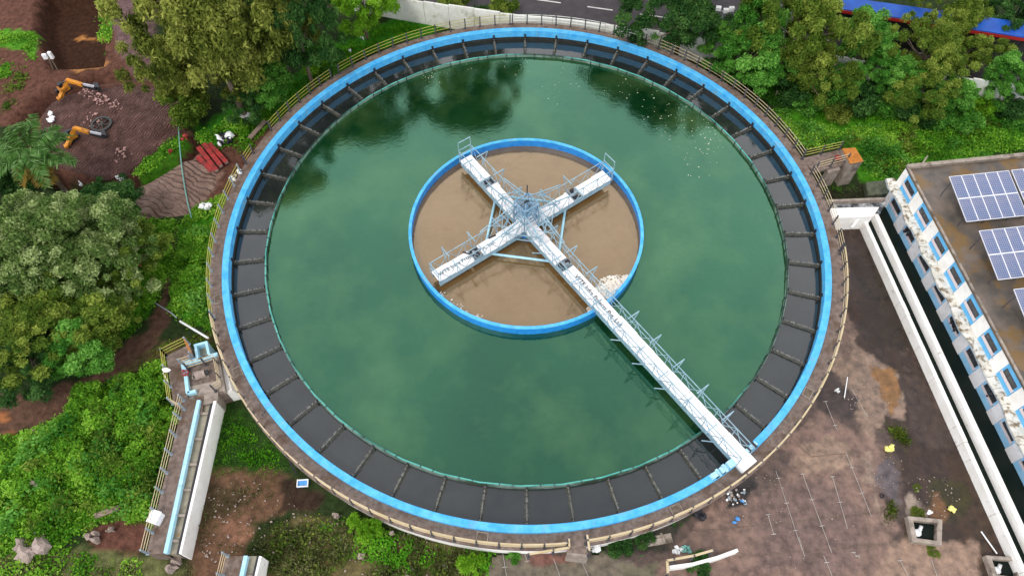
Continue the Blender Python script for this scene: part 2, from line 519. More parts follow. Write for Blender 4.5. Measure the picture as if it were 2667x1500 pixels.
make_proto('feather', 1, L_feather, n_clump=150, r_clump=0.14, per=370, leaf=0.021, aspect=2.8, droop=0.6, lobes=8)
make_proto('feather_open', 2, L_feather, n_clump=105, r_clump=0.15, per=330, leaf=0.024, aspect=2.8, droop=0.6, lobes=7)
make_proto('dense', 3, L_dark, n_clump=150, r_clump=0.16, per=290, leaf=0.027, aspect=1.9, lobes=7)
make_proto('dense_open', 4, L_green, n_clump=100, r_clump=0.18, per=300, leaf=0.030, aspect=2.0, lobes=6)
make_proto('broad', 5, L_grey, n_clump=170, r_clump=0.145, per=320, leaf=0.023, aspect=1.8, lobes=9, rz=0.8)
make_proto('broad_open', 6, L_grey, n_clump=120, r_clump=0.16, per=300, leaf=0.026, aspect=1.8, lobes=7, rz=0.8)
make_proto('shrub', 7, L_cover, r0=0.03, n_clump=34, r_clump=0.32, per=230, leaf=0.055, aspect=1.7, zc=0.55, rz=0.6, lobes=4)
make_proto('shrub_open', 8, L_cover, r0=0.03, n_clump=20, r_clump=0.34, per=190, leaf=0.065, aspect=2.0, zc=0.55, rz=0.65, lobes=4)

def plant(name, key, leafm, x, y, rpx, label, cat, group, zfac=None, sz=1.0, base=G, rz=None):
    """a tree or bush whose crown centre shows at photo position (x, y) with crown radius rpx"""
    zc = {'shrub': 0.55, 'shrub_open': 0.55}.get(key, 1.3)
    r = 3.0
    for _ in range(6):
        c = U(x, y, base + zc * r * sz)
        depth = (np.array(c) - np.array((CX, CY, CZ))) @ FWD
        r = rpx * depth / (F_PX * 2576 / 2667)
    if math.hypot(c.x, c.y) < 21.6: print('NEAR TANK', label, round(math.hypot(c.x, c.y), 1))
    t = empty(name, (c.x, c.y, base), label, cat, group)
    t.scale = (r, r, r * sz)
    t.rotation_euler = (0, 0, R_.uniform(0, 6.28) if rz is None else rz)
    me, me2 = PROTO[key]
    for nm, m_, lm in (('crown', me, leafm), ('trunk', me2, None)):
        o = bpy.data.objects.new(nm, m_)
        COL.objects.link(o)
        o.parent = t
        if lm:
            o.material_slots[0].link = 'OBJECT'
            o.material_slots[0].material = lm
    return t

# ------------------------------------------------------------------ setting: ground, yard, mud, road, water
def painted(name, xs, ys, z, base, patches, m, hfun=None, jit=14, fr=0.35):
    """terrain sheet whose 'soil' attribute holds the ground colour of each patch, with trench light and shade painted in"""
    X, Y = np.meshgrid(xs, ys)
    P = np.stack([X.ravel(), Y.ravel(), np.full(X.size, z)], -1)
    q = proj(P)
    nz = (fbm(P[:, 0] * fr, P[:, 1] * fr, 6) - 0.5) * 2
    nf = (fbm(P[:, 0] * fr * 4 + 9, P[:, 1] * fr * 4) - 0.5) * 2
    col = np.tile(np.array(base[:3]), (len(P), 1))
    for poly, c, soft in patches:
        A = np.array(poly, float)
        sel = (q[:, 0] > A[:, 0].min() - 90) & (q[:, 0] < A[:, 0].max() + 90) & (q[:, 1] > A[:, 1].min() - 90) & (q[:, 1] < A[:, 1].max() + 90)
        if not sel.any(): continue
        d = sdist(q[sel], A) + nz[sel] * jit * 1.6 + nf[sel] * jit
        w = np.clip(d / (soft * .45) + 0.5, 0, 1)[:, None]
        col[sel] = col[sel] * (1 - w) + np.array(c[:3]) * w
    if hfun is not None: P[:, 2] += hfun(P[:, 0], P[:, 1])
    nx, ny = len(xs), len(ys)
    I = np.arange(nx * ny).reshape(ny, nx)
    F = np.stack([I[:-1, :-1], I[:-1, 1:], I[1:, 1:], I[1:, :-1]], -1).reshape(-1, 4)
    me = bpy.data.meshes.new(name)
    me.vertices.add(len(P))
    me.vertices.foreach_set('co', P.astype(np.float32).ravel())
    me.loops.add(F.size)
    me.loops.foreach_set('vertex_index', F.ravel().astype(np.int32))
    me.polygons.add(len(F))
    me.polygons.foreach_set('loop_start', np.arange(0, F.size, 4, dtype=np.int32))
    me.polygons.foreach_set('use_smooth', np.ones(len(F), bool))
    at = me.attributes.new('soil', 'FLOAT_COLOR', 'POINT')
    at.data.foreach_set('color', np.concatenate([col, np.ones((len(col), 1))], 1).astype(np.float32).ravel())
    me.update(calc_edges=True)
    me.materials.append(m)
    o = bpy.data.objects.new(name, me)
    COL.objects.link(o)
    return tag(o, kind='structure')

M_soil = mat('soil', (0.55, 0.55, 0.56, 1), (1.5, 1.44, 1.38, 1), 0.9, 2.6, 0.3, 0.7, 9, bump=1.0, bscale=4.5, spec=0.08, attr='soil')
M_yard = mat('wet_yard_concrete', (0.42, 0.425, 0.42, 1), (1.08, 1.06, 1.01, 1), 0.7, 2.0, 0.32, 0.68, 10, c3=lin(82, 66, 58), scale3=1.1, lo3=0.60, hi3=0.72, bump=0.25, bscale=9, spec=0.4, attr='soil', rvar=(0.5, 0.12, 0.75))
BROWN, BROWN_D, BROWN_L = lin(88, 60, 50), lin(54, 38, 32), lin(114, 88, 78)
REDSOIL, GREENB, GREEND, DULLG = lin(98, 74, 58), lin(70, 124, 30), lin(30, 46, 22), lin(70, 72, 44)

mc = U(280, 320, G)
def terrain(x, y):
    h = (fbm(x * .5, y * .5) - 0.5) * 0.12
    r = np.hypot((x - mc.x) / 6.3, (y - mc.y) / 5.2)
    ang = np.arctan2(y - mc.y, x - mc.x)
    moat = np.clip(1 - np.abs(r - 1.12) / 0.16, 0, 1) * (0.4 + 0.6 * (np.sin(ang + 0.6) < 0.5))
    h = h - 1.9 * moat
    q = proj(np.stack([x, y, np.full_like(x, G)], -1))
    tr = np.clip(sdist(q, [(95, -40), (275, -40), (262, 170), (120, 175), (85, 60)]) / 22, 0, 1)
    h = h - 1.9 * tr
    bank = np.clip(sdist(q, [(268, -30), (395, -30), (420, 180), (330, 190), (290, 130)]) / 30, 0, 1)
    h = h + 0.8 * bank * (0.6 + 0.8 * fbm(x * .8, y * .8))
    far = np.clip((np.hypot(x, y) - 62) / 30, 0, 1)
    return h * (1 - far)

gx = np.concatenate([np.arange(-140, -50, 6), np.arange(-50, 46, 0.3), np.arange(46, 140, 6)])
gy = np.concatenate([np.arange(-110, -26, 6), np.arange(-26, 32, 0.3), np.arange(32, 160, 6)])
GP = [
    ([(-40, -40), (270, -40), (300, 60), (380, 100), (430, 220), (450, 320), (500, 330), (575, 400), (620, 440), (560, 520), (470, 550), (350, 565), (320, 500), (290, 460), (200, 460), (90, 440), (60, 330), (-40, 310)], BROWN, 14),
    ([(95, -40), (275, -40), (262, 170), (120, 175), (85, 60)], lin(58, 38, 28), 12),  # trench darkened, its deep shading put into the soil colour
    ([(122, 52), (200, 46), (262, 50), (258, 66), (190, 62), (128, 68)], lin(168, 116, 66), 8),  # lit orange lip of the trench, light painted as colour
    ([(162, 152), (240, 146), (276, 158), (262, 168), (172, 166)], lin(158, 112, 68), 8),  # lower trench lip, also painted as lit
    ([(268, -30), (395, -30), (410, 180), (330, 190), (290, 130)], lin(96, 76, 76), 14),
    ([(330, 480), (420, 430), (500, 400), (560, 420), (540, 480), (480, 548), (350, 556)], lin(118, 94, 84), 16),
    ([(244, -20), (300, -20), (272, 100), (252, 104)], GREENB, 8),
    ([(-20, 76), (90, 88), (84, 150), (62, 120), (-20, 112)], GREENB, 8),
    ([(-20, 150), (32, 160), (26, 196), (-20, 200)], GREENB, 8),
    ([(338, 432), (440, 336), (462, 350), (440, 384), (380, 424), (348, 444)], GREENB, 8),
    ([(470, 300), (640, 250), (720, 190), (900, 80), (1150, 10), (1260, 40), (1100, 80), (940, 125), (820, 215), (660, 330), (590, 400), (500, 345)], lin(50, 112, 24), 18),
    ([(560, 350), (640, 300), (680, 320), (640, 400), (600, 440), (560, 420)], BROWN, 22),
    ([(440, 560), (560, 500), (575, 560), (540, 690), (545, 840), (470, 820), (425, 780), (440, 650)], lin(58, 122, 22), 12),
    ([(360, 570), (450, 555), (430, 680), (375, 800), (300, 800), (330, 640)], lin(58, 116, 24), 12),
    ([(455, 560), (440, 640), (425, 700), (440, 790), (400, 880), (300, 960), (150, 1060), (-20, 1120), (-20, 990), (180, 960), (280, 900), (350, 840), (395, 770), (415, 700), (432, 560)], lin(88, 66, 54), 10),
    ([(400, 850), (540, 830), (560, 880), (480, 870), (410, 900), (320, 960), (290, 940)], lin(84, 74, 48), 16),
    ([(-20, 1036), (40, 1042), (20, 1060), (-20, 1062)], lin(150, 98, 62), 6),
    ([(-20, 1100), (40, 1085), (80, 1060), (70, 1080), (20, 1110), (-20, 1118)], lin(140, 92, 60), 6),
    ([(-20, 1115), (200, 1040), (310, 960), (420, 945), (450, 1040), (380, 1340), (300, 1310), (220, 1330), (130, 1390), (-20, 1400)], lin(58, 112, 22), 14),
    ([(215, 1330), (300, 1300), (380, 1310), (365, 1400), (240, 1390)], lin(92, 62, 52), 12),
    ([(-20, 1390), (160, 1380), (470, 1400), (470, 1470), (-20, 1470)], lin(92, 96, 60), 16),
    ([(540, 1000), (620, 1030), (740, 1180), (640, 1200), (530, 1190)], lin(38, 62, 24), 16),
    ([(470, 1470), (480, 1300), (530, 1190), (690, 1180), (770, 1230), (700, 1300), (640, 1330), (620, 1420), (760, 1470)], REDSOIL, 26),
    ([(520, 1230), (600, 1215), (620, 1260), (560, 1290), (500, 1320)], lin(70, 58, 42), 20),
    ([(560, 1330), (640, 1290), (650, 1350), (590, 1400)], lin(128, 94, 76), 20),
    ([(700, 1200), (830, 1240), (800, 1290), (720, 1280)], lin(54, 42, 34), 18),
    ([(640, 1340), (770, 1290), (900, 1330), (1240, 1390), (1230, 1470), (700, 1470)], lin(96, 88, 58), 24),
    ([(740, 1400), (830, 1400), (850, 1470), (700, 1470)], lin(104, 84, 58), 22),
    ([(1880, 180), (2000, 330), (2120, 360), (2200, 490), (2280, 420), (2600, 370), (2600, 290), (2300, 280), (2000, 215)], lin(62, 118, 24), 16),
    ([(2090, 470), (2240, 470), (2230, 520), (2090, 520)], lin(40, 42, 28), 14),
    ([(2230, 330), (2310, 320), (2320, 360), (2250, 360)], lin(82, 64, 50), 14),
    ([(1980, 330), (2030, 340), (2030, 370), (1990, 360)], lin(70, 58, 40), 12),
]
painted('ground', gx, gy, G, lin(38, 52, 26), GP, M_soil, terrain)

# concrete yard between the tank and the long channel, laid as its own sheet
YX, YY = np.arange(-2.5, 33, 0.13), np.arange(-25, 4.2, 0.13)
YP = [
    ([(2080, 540), (2200, 560), (2330, 900), (2560, 1470), (2300, 1470), (2260, 1250), (2240, 1100), (2150, 980), (2060, 920), (2100, 800)], lin(62, 47, 40), 26),
    ([(2160, 620), (2240, 740), (2300, 880), (2260, 900), (2200, 860), (2150, 760)], lin(52, 40, 32), 24),
    ([(2076, 860), (2140, 890), (2200, 915), (2255, 950), (2275, 1010), (2262, 1050), (2200, 1040), (2150, 1000), (2100, 950), (2060, 910)], lin(166, 140, 122), 12),
    ([(2084, 770), (2112, 800), (2150, 870), (2230, 920), (2290, 1000), (2280, 1060), (2230, 1060), (2180, 1150), (2160, 1080), (2120, 1000), (2080, 900)], lin(140, 118, 104), 14),
    ([(2098, 830), (2130, 760), (2112, 700), (2126, 690), (2146, 780), (2130, 900)], lin(118, 96, 84), 16),
    ([(2186, 918), (2240, 936), (2266, 990), (2268, 1020), (2244, 1056), (2222, 1040), (2212, 985)], lin(142, 104, 66), 8),
    ([(2270, 950), (2330, 960), (2400, 1130), (2330, 1140), (2290, 1080), (2275, 1020)], lin(72, 58, 52), 10),
    ([(2380, 1140), (2440, 1180), (2500, 1330), (2540, 1460), (2460, 1449), (2420, 1330)], lin(66, 50, 38), 18),
    ([(2330, 1200), (2420, 1220), (2440, 1260), (2400, 1300), (2330, 1270)], lin(60, 54, 28), 18),
    ([(2090, 920), (2170, 1000), (2150, 1060), (2080, 1040), (2040, 980)], lin(70, 58, 55), 18),
    ([(1980, 1090), (2060, 1040), (2160, 1080), (2230, 1130), (2220, 1210), (2270, 1320), (2220, 1470), (1590, 1470), (1700, 1360), (1800, 1260), (1900, 1180)], lin(128, 104, 94), 18),
    ([(2010, 1120), (2080, 1100), (2140, 1120), (2160, 1180), (2060, 1190), (2000, 1170)], lin(148, 124, 108), 16),
    ([(1900, 1230), (2100, 1210), (2180, 1300), (2150, 1430), (1900, 1440)], lin(116, 94, 88), 24),
    ([(2150, 1150), (2180, 1130), (2210, 1160), (2206, 1210), (2240, 1320), (2226, 1340), (2180, 1230)], lin(150, 128, 114), 10),
    ([(2200, 1160), (2250, 1150), (2272, 1190), (2270, 1240), (2286, 1270), (2240, 1290), (2196, 1220)], lin(100, 90, 93), 8),
    ([(2276, 1200), (2310, 1240), (2330, 1300), (2290, 1330), (2270, 1290)], lin(148, 132, 120), 12),
    ([(2330, 1240), (2360, 1230), (2380, 1290), (2350, 1310)], lin(116, 82, 54), 12),
    ([(1840, 1220), (1950, 1130), (1990, 1140), (1920, 1240), (1850, 1280)], lin(96, 80, 74), 18),
    ([(1820, 1230), (1890, 1210), (1880, 1270), (1830, 1280)], lin(52, 47, 46), 10),
    ([(1480, 1376), (1600, 1340), (1760, 1280), (1720, 1330), (1690, 1396), (1600, 1400), (1500, 1400)], lin(48, 46, 32), 14),
    ([(1240, 1396), (1450, 1388), (1600, 1400), (1680, 1470), (1200, 1470)], lin(116, 106, 92), 14),
    ([(1330, 1394), (1430, 1386), (1440, 1420), (1340, 1430)], lin(126, 86, 76), 14),
    ([(1560, 1410), (1660, 1404), (1680, 1470), (1550, 1470)], lin(106, 100, 80), 16),
    ([(2226, 1350), (2460, 1370), (2480, 1470), (2200, 1470)], lin(150, 124, 108), 20),
]
Yp = [p for p in YP]
yard = painted('yard_pavement', YX, YY, G + 0.09, lin(88, 72, 66), Yp, M_yard, lambda x, y: (fbm(x * .6, y * .6) - .5) * 0.03, jit=16, fr=0.5)
# cut the yard sheet to its outline
import bmesh
bm = bmesh.new()
bm.from_mesh(yard.data)
yo = [(2080, 515), (2160, 545), (2260, 640), (2420, 900), (2600, 1300), (2700, 1560), (1180, 1560), (1235, 1398), (1330, 1388), (1420, 1376), (1500, 1390), (1560, 1330), (1500, 1150), (1800, 700)]
co = np.array([v.co[:] for v in bm.verts])
kill = sdist(proj(co), yo) + (fbm(co[:, 0] * .9, co[:, 1] * .9) - .5) * 34 < 0
bmesh.ops.delete(bm, geom=[v for v, k in zip(list(bm.verts), kill) if k], context='VERTS')
bm.to_mesh(yard.data)
bm.free()

# thin white joint marks with short cross ticks
mk = MB()
def mark(a, b, ticks):
    A, B = U(*a, G), U(*b, G)
    z = G + 0.125
    A.z = B.z = z
    mk.bar(A, B, 0.024, 0.004)
    d = (B - A)
    L = d.length
    d.normalize()
    for t in ticks:
        c = A.lerp(B, t)
        mk.bar(c - Vector((0.13, 0.02, 0)) + Vector((0, 0, .006)), c + Vector((0.13, 0.02, .006)), 0.035, 0.004)
mark((1950, 1185), (2016, 1385), (.1, .42, .76))
mark((2016, 1190), (2090, 1390), (.02, .35, .68))
mark((2126, 1140), (2190, 1300), (.24, .64))
mark((2074, 1010), (2104, 1085), (.02, .82))
mark((2070, 1398), (2096, 1460), (.28,))
mark((2092, 1200), (2130, 1330), (.0, .5))
mark((2008, 1352), (2022, 1400), ())
mark((2144, 1390), (2162, 1405), (.0, .6))
mark((2262, 1410), (2290, 1465), (.0,))
mark((2340, 1408), (2360, 1465), ())
mark((2140, 980), (2180, 1050), (.9,))
mark((1265, 1394), (1276, 1460), (.5,))
mark((1320, 1394), (1328, 1416), (.8,))
mark((1392, 1405), (1412, 1460), ())
mark((1462, 1410), (1484, 1460), ())
mark((1930, 1295), (1945, 1345), (.0, .98))
tag(mk.build('yard_joint_marking', M_joint), kind='structure')
mk = MB()
for pts in (((1742, 1336), (1900, 1322), (2060, 1304), (2236, 1286)), ((1880, 1398), (2050, 1384), (2230, 1368)), ((1990, 1100), (2040, 1150), (2160, 1140)), ((2226, 1290), (2240, 1330), (2236, 1372))):
    q = [U(*p, G) for p in pts]
    for a, b in zip(q, q[1:]):
        a = Vector((a.x, a.y, G + .118)); b = Vector((b.x, b.y, G + .118))
        m_ = a.lerp(b, .5) + Vector((R_.uniform(-.06, .06), R_.uniform(-.06, .06), 0))
        mk.bar(a, m_, .03, .004); mk.bar(m_, b, .03, .004)
tag(mk.build('yard_joint', M_bark), kind='structure')

# brown mound in the pit and the rutted track: their own grooved materials
def grooved(name, c1, c2, ang, freq, amp):
    m = mat(name, c1, c2, 0.85, 1.4, 0.3, 0.7, 8, bump=0.5, bscale=5, spec=0.25)
    N, L = m.node_tree.nodes, m.node_tree.links
    geo = N.new('ShaderNodeNewGeometry')
    mp = N.new('ShaderNodeMapping')
    mp.inputs['Rotation'].default_value = (0, 0, ang)
    L.new(geo.outputs['Position'], mp.inputs['Vector'])
    wv = N.new('ShaderNodeTexWave')
    wv.inputs['Scale'].default_value = freq
    wv.inputs['Distortion'].default_value = 9.0
    wv.inputs['Detail'].default_value = 3
    L.new(mp.outputs['Vector'], wv.inputs['Vector'])
    b = N.new('ShaderNodeBump')
    b.inputs['Strength'].default_value = amp
    b.inputs['Distance'].default_value = 0.25
    L.new(wv.outputs['Fac'], b.inputs['Height'])
    p = N['Principled BSDF']
    old = [l.from_socket for l in L if l.to_socket == p.inputs['Normal']]
    if old: L.new(old[0], b.inputs['Normal'])
    L.new(b.outputs['Normal'], p.inputs['Normal'])
    return m
M_mound = grooved('grooved_mud', lin(74, 47, 40), lin(118, 86, 78), math.radians(30), 1.6, 0.9)
M_track = grooved('rutted_mud', lin(106, 82, 72), lin(142, 118, 106), math.radians(-62), 0.7, 0.8)
rx, ry = 5.9, 4.9
nr, na = 26, 72
vs, fs = [], []
for i in range(nr + 1):
    for j in range(na):
        t = 2 * math.pi * j / na
        q = i / nr * (1 + 0.05 * math.sin(3 * t) + 0.04 * math.sin(5 * t + 1))
        x, y = mc.x + rx * q * math.cos(t), mc.y + ry * q * math.sin(t)
        n = float(fbm(np.array([x * .7]), np.array([y * .7]))[0])
        z = G + 0.45 * (1 - (i / nr) ** 3) + 0.35 * (n - 0.5) * (1 - (i / nr) ** 4) - (0.25 if i == nr else 0)
        vs.append((x, y, z))
for i in range(nr):
    for j in range(na):
        fs.append((i * na + j, i * na + (j + 1) % na, (i + 1) * na + (j + 1) % na, (i + 1) * na + j)[::-1])
mb = MB()
mb.add(vs, fs)
tag(mb.build('mud_mound', M_mound, None, True), kind='structure')
mb = MB()
tp = [U(x, y, G) for x, y in [(335, 480), (370, 462), (420, 432), (462, 405), (500, 398), (548, 425), (552, 462), (520, 510), (480, 545), (440, 552), (390, 556), (348, 548), (322, 515)]]
c0 = sum(tp, Vector()) / len(tp)
rings = []
vs, fs = [], []
NRG = 10
for i in range(NRG + 1):
    for p in tp:
        q = c0.lerp(p, i / NRG)
        n = float(fbm(np.array([q.x * .9]), np.array([q.y * .9]))[0])
        vs.append((q.x, q.y, G + (0.16 + 0.14 * n) * (1 - (i / NRG) ** 3) - (0.1 if i == NRG else 0)))
m_ = len(tp)
for i in range(NRG):
    for j in range(m_):
        fs.append((i * m_ + j, (i + 1) * m_ + j, (i + 1) * m_ + (j + 1) % m_, i * m_ + (j + 1) % m_))
mb.add(vs, fs)
tag(mb.build('mud_track', M_track, None, True), kind='structure')

# road beyond the wall, its broken centre line
def lineat(p0, p1, off, t):
    p0, p1 = Vector(p0), Vector(p1)
    d = (p1 - p0).normalized()
    n = Vector((-d.y, d.x, 0))
    return p0 + d * t + n * off
RA, RB = U(1348, 2, G), U(1605, 38, G)
mb = MB()
p = [lineat(RA, RB, -2.9, -40), lineat(RA, RB, -2.9, 70), lineat(RA, RB, 4.2, 70), lineat(RA, RB, 4.2, -40)]
mb.prism(p, G - 0.15, G + 0.10)
tag(mb.build('road', M_asph), kind='structure')
mb = MB()
for k in range(-4, 20):
    a, b = lineat(RA, RB, 0, k * 4.62), lineat(RA, RB, 0, k * 4.62 + 2.25)
    a.z = b.z = G + 0.106
    mb.bar(a, b, 0.13, 0.006)
tag(mb.build('road_marking', M_mark), kind='structure')
mb = MB()
a, b = U(2465, 128, G), U(2600, 150, G)
a.z = b.z = G + 0.106
mb.bar(a, b, 0.16, 0.006)
tag(mb.build('road_edge_line', M_yrail), kind='structure')

# water surfaces
def disc(name, r0, r1, z, m, n=120):
    mb = MB()
    mb.ring([(r0, z - .05), (r1, z - .05), (r1, z), (r0, z)], n=n)
    return tag(mb.build(name, m), kind='structure')
disc('tank_water', 7.80, 17.34, -0.48, M_wmain)
disc('launder_water', 17.42, 19.62, -0.64, M_wlaun)
disc('mixing_zone_water', 0.02, 7.72, -0.38, M_wbrown)
# ------------------------------------------------------------------ the round tank
tank = empty('settling_tank', (0, 0, G), 'large round water tank with bright blue rim and ribbed dark channel round green water', 'water tank')
mb = MB(); mb.ring([(20.3, G - .3), (20.62, G - .3), (20.62, -.13), (20.3, -.13)], n=240); mb.build('outer_wall', M_whitewall, tank)
mb = MB(); mb.ring([(19.99, -.13), (20.84, -.13), (20.84, -.012), (20.83, 0), (19.99, 0)], n=240); mb.build('walkway', M_conc_br, tank)
mb = MB(); mb.ring([(19.58, -.34), (20.0, -.2), (20.0, .235), (19.975, .25), (19.61, .25), (19.58, .235)], n=240); mb.build('rim', M_blue, tank)
mb = MB(); mb.ring([(19.60, -1.5), (19.98, -1.5), (19.98, -.345), (19.62, -.345)], n=240); mb.build('launder_wall', M_wet, tank)
mb = MB(); mb.ring([(17.33, -1.5), (17.44, -1.5), (17.44, -.28), (17.33, -.28)], n=192); mb.build('weir_plate', M_weir, tank)
mb = MB()
mb.ring([(17.385 + .042 * math.cos(t * math.pi / 3), -.235 + .042 * math.sin(t * math.pi / 3)) for t in range(6)], n=48)
mb.build('weir_pipe', M_teal, tank)
def beam_mb():
    mb = MB()
    mb.box((18.52, 0, -.44), (2.14, .045, .06), mi=0)
    rr = random.Random(3)
    for k in range(17):
        x = 17.55 + k * .122
        mb.box((x, rr.uniform(-.03, .03), -.375), (.035, .11 + rr.uniform(-.05, .05), .03), 0, rr.choice((0, 0, 1)))
    for k in range(26):
        mb.box((17.52 + k * .08, rr.uniform(-.02, .02), -.628), (.05, .22 + rr.uniform(-.06, .06), .02), mi=2)
    mb.box((17.49, 0, -.32), (.08, .12, .22), mi=1)
    mb.box((19.54, 0, -.2), (.10, .14, .28), mi=1)
    return mb
BEAM0 = None
for k in range(48):
    a = math.radians(7.5 * k + 1.2)
    if BEAM0 is None:
        BEAM0 = beam_mb().build('launder_beam', [M_beam, M_black, M_bed])
        o = BEAM0
    else:
        o = BEAM0.copy()
        COL.objects.link(o)
    o.parent = tank
    o.location = (0, 0, -G)
    o.rotation_euler = (0, 0, a)
BRK = None
for k in range(96):
    a = math.radians(7.5 * (k // 2) + 1.2 + (2.5 if k % 2 else 5.0))
    if BRK is None:
        mb = MB()
        mb.box((17.31, 0, -.36), (.05, .05, .30))
        mb.box((17.38, 0, -.185), (.13, .045, .03))
        BRK = mb.build('weir_bracket', M_black)
        o = BRK
    else:
        o = BRK.copy()
        COL.objects.link(o)
    o.parent = tank
    o.location = (0, 0, -G)
    o.rotation_euler = (0, 0, a)
# inspection pits sunk in the walkway: pale kerb and dark bottom
for ang in (-162.5, -147, -95.5, -65.5, -34.5, 70.3):
    a = math.radians(ang)
    c = Vector((20.32 * math.cos(a), 20.32 * math.sin(a), 0))
    mb = MB()
    for dx, dy, sx, sy in ((-.24, 0, .05, .62), (.24, 0, .05, .62), (0, -.29, .43, .05), (0, .29, .43, .05)):
        mb.box((c.x + dx * math.cos(a) - dy * math.sin(a), c.y + dx * math.sin(a) + dy * math.cos(a), .012), (sx, sy, .06), a, 0)
    mb.box((c.x, c.y, .004), (.43, .53, .02), a, 1)
    mb.build('inspection_cover', [M_conc, M_bark], tank)

# the blue drum that encloses the mixing zone, and the pier in its centre
drum = empty('mixing_drum', (0, 0, -.6), 'bright blue steel ring standing in the green water round the brown mixing zone', 'tank ring')
mb = MB(); mb.ring([(7.70, -1.2), (7.83, -1.2), (7.83, .25), (7.70, .25)], n=72); mb.build('shell', M_drumblue, drum)
mb = MB(); mb.ring([(7.665, .19), (7.865, .19), (7.865, .275), (7.665, .275)], n=72); mb.build('top_flange', M_blue, drum)
single('centre_pier', (lambda m: (m.ring([(.05, -1.5), (.62, -1.5), (.62, -.02), (.70, -.0), (.70, .1), (.05, .1)], n=28), m)[1])(MB()), M_drumblue,
       'blue round pier under the crossing of the white walkways', 'pier')

# ------------------------------------------------------------------ railings round the walkway
def railing(name, pts, label, group, mrail, spacing=1.2, heights=(.34, .62, .9), post_m=M_post, rw=.03, skip_end=False, top_w=None, z=0.0):
    pts = [Vector((p[0], p[1], z)) for p in pts]
    t = empty(name, pts[0], label, 'railing', group)
    for h in heights:
        mb = MB()
        for a, b in zip(pts, pts[1:]):
            mb.bar(a + Vector((0, 0, h)), b + Vector((0, 0, h)), top_w if (top_w and h == heights[-1]) else rw, rw)
        mb.build('rail', mrail, t)
    # posts
    L = [0]
    for a, b in zip(pts, pts[1:]): L.append(L[-1] + (b - a).length)
    n = max(1, int(round(L[-1] / spacing)))
    proto = None
    for k in range(n + 1):
        s = L[-1] * k / n
        i = max(j for j in range(len(L)) if L[j] <= s + 1e-6)
        i = min(i, len(pts) - 2)
        d = pts[i + 1] - pts[i]
        p = pts[i] + d * ((s - L[i]) / max(d.length, 1e-6))
        ang = math.atan2(d.y, d.x)
        if proto is None:
            mb = MB()
            q = pts[0]
            mb.box((q.x, q.y, z + .47), (.085, .085, .95))
            mb.box((q.x, q.y, z + .02), (.17, .17, .04))
            proto = mb.build('post', post_m, t)
            o = proto
        else:
            o = proto.copy()
            COL.objects.link(o)
            o.parent = t
        o.location = p - pts[0]
        o.rotation_euler = (R_.uniform(-.03, .03), R_.uniform(-.03, .03), ang)
        if k == 0: o.rotation_euler = (0, 0, 0)
    return t
def wang(x, y, z=0.0):
    p = U(x, y, z)
    return math.atan2(p.y, p.x)
def arc(a0, a1, r=20.73, step=0.02):
    n = max(2, int(abs(a1 - a0) / step))
    return [(r * math.cos(a0 + (a1 - a0) * i / n), r * math.sin(a0 + (a1 - a0) * i / n)) for i in range(n + 1)]
RG = 'railings round the tank walkway'
railing('tank_railing', arc(wang(860, 190), wang(1284, 74)), 'yellow railing arc along the far left edge of the round tank below the grass slope', RG, M_yrail)
railing('tank_railing', arc(wang(1290, 74), wang(1616, 104)), 'black posts with thin white rails at the far edge before the white wall', RG, M_bwallw, rw=.03)
railing('tank_railing', arc(wang(1626, 106), wang(2016, 402)), 'pale cream railing arc between the far trees and the rusty roofed chamber', RG, M_crail)
railing('tank_railing', arc(wang(840, 202), wang(680, 328)), 'yellow railing piece at the upper left of the tank beside the grey board', RG, M_yrail)
railing('tank_railing', arc(wang(634, 385), wang(618, 412)), 'short yellow railing stub near the stack of red beams', RG, M_yrail, spacing=.9)
pe = 2 * math.pi
railing('tank_railing', arc(wang(598, 434), wang(535, 800) + pe), 'yellow railing arc along the bright green plants on the left side of the tank', RG, M_yrail, post_m=M_pipe)
railing('tank_railing', arc(wang(537, 806), wang(1424, 1360)), 'cream railing arc round the near left edge of the tank to the footbridge', RG, M_crail, top_w=.065, rw=.04)
railing('tank_railing', arc(wang(1472, 1360), wang(2112, 640)), 'cream railing arc along the near right edge of the tank beside the paved yard', RG, M_crail, top_w=.09)
railing('tank_railing', arc(wang(2114, 632), wang(2052, 436)), 'cream railing arc from the white outlet channel up to the rusty roofed chamber', RG, M_crail)

# footbridge from the walkway down to the yard, with two side rails
fb = empty('footbridge', (U(1448, 1360, 0)), 'short concrete footbridge from the tank walkway to the yard through the railing gap', 'footbridge')
a, b, c, d = U(1427, 1352, 0), U(1470, 1352, 0), U(1480, 1395, -.2), U(1426, 1388, -.2)
mb = MB()
mb.add([(p.x, p.y, p.z - .14) for p in (a, b, c, d)] + [(p.x, p.y, p.z - .015) for p in (a, b, c, d)], [(0, 1, 2, 3), (7, 6, 5, 4), (0, 4, 5, 1), (1, 5, 6, 2), (2, 6, 7, 3), (3, 7, 4, 0)])
mb.build('slab', M_conc_br, fb)
mb = MB()
mb.prism([(d.x, d.y), (c.x, c.y), (c.x, c.y - .12), (d.x, d.y - .12)], G, -.22)
mb.build('support', M_conc, fb)
railing('bridge_railing', [U(1429, 1360, 0), U(1430, 1384, -.0), U(1330, 1400, 0)], 'cream railing turning left from the footbridge over the dark ditch', 'footbridge railings', M_crail, top_w=.10, spacing=1.3, heights=(.6, .9), z=-.15)
railing('bridge_railing', [U(1473, 1352, 0), U(1480, 1398, 0)], 'short cream railing on the right side of the footbridge beside white bags', 'footbridge railings', M_crail, top_w=.10, spacing=1.2, heights=(.6, .9))
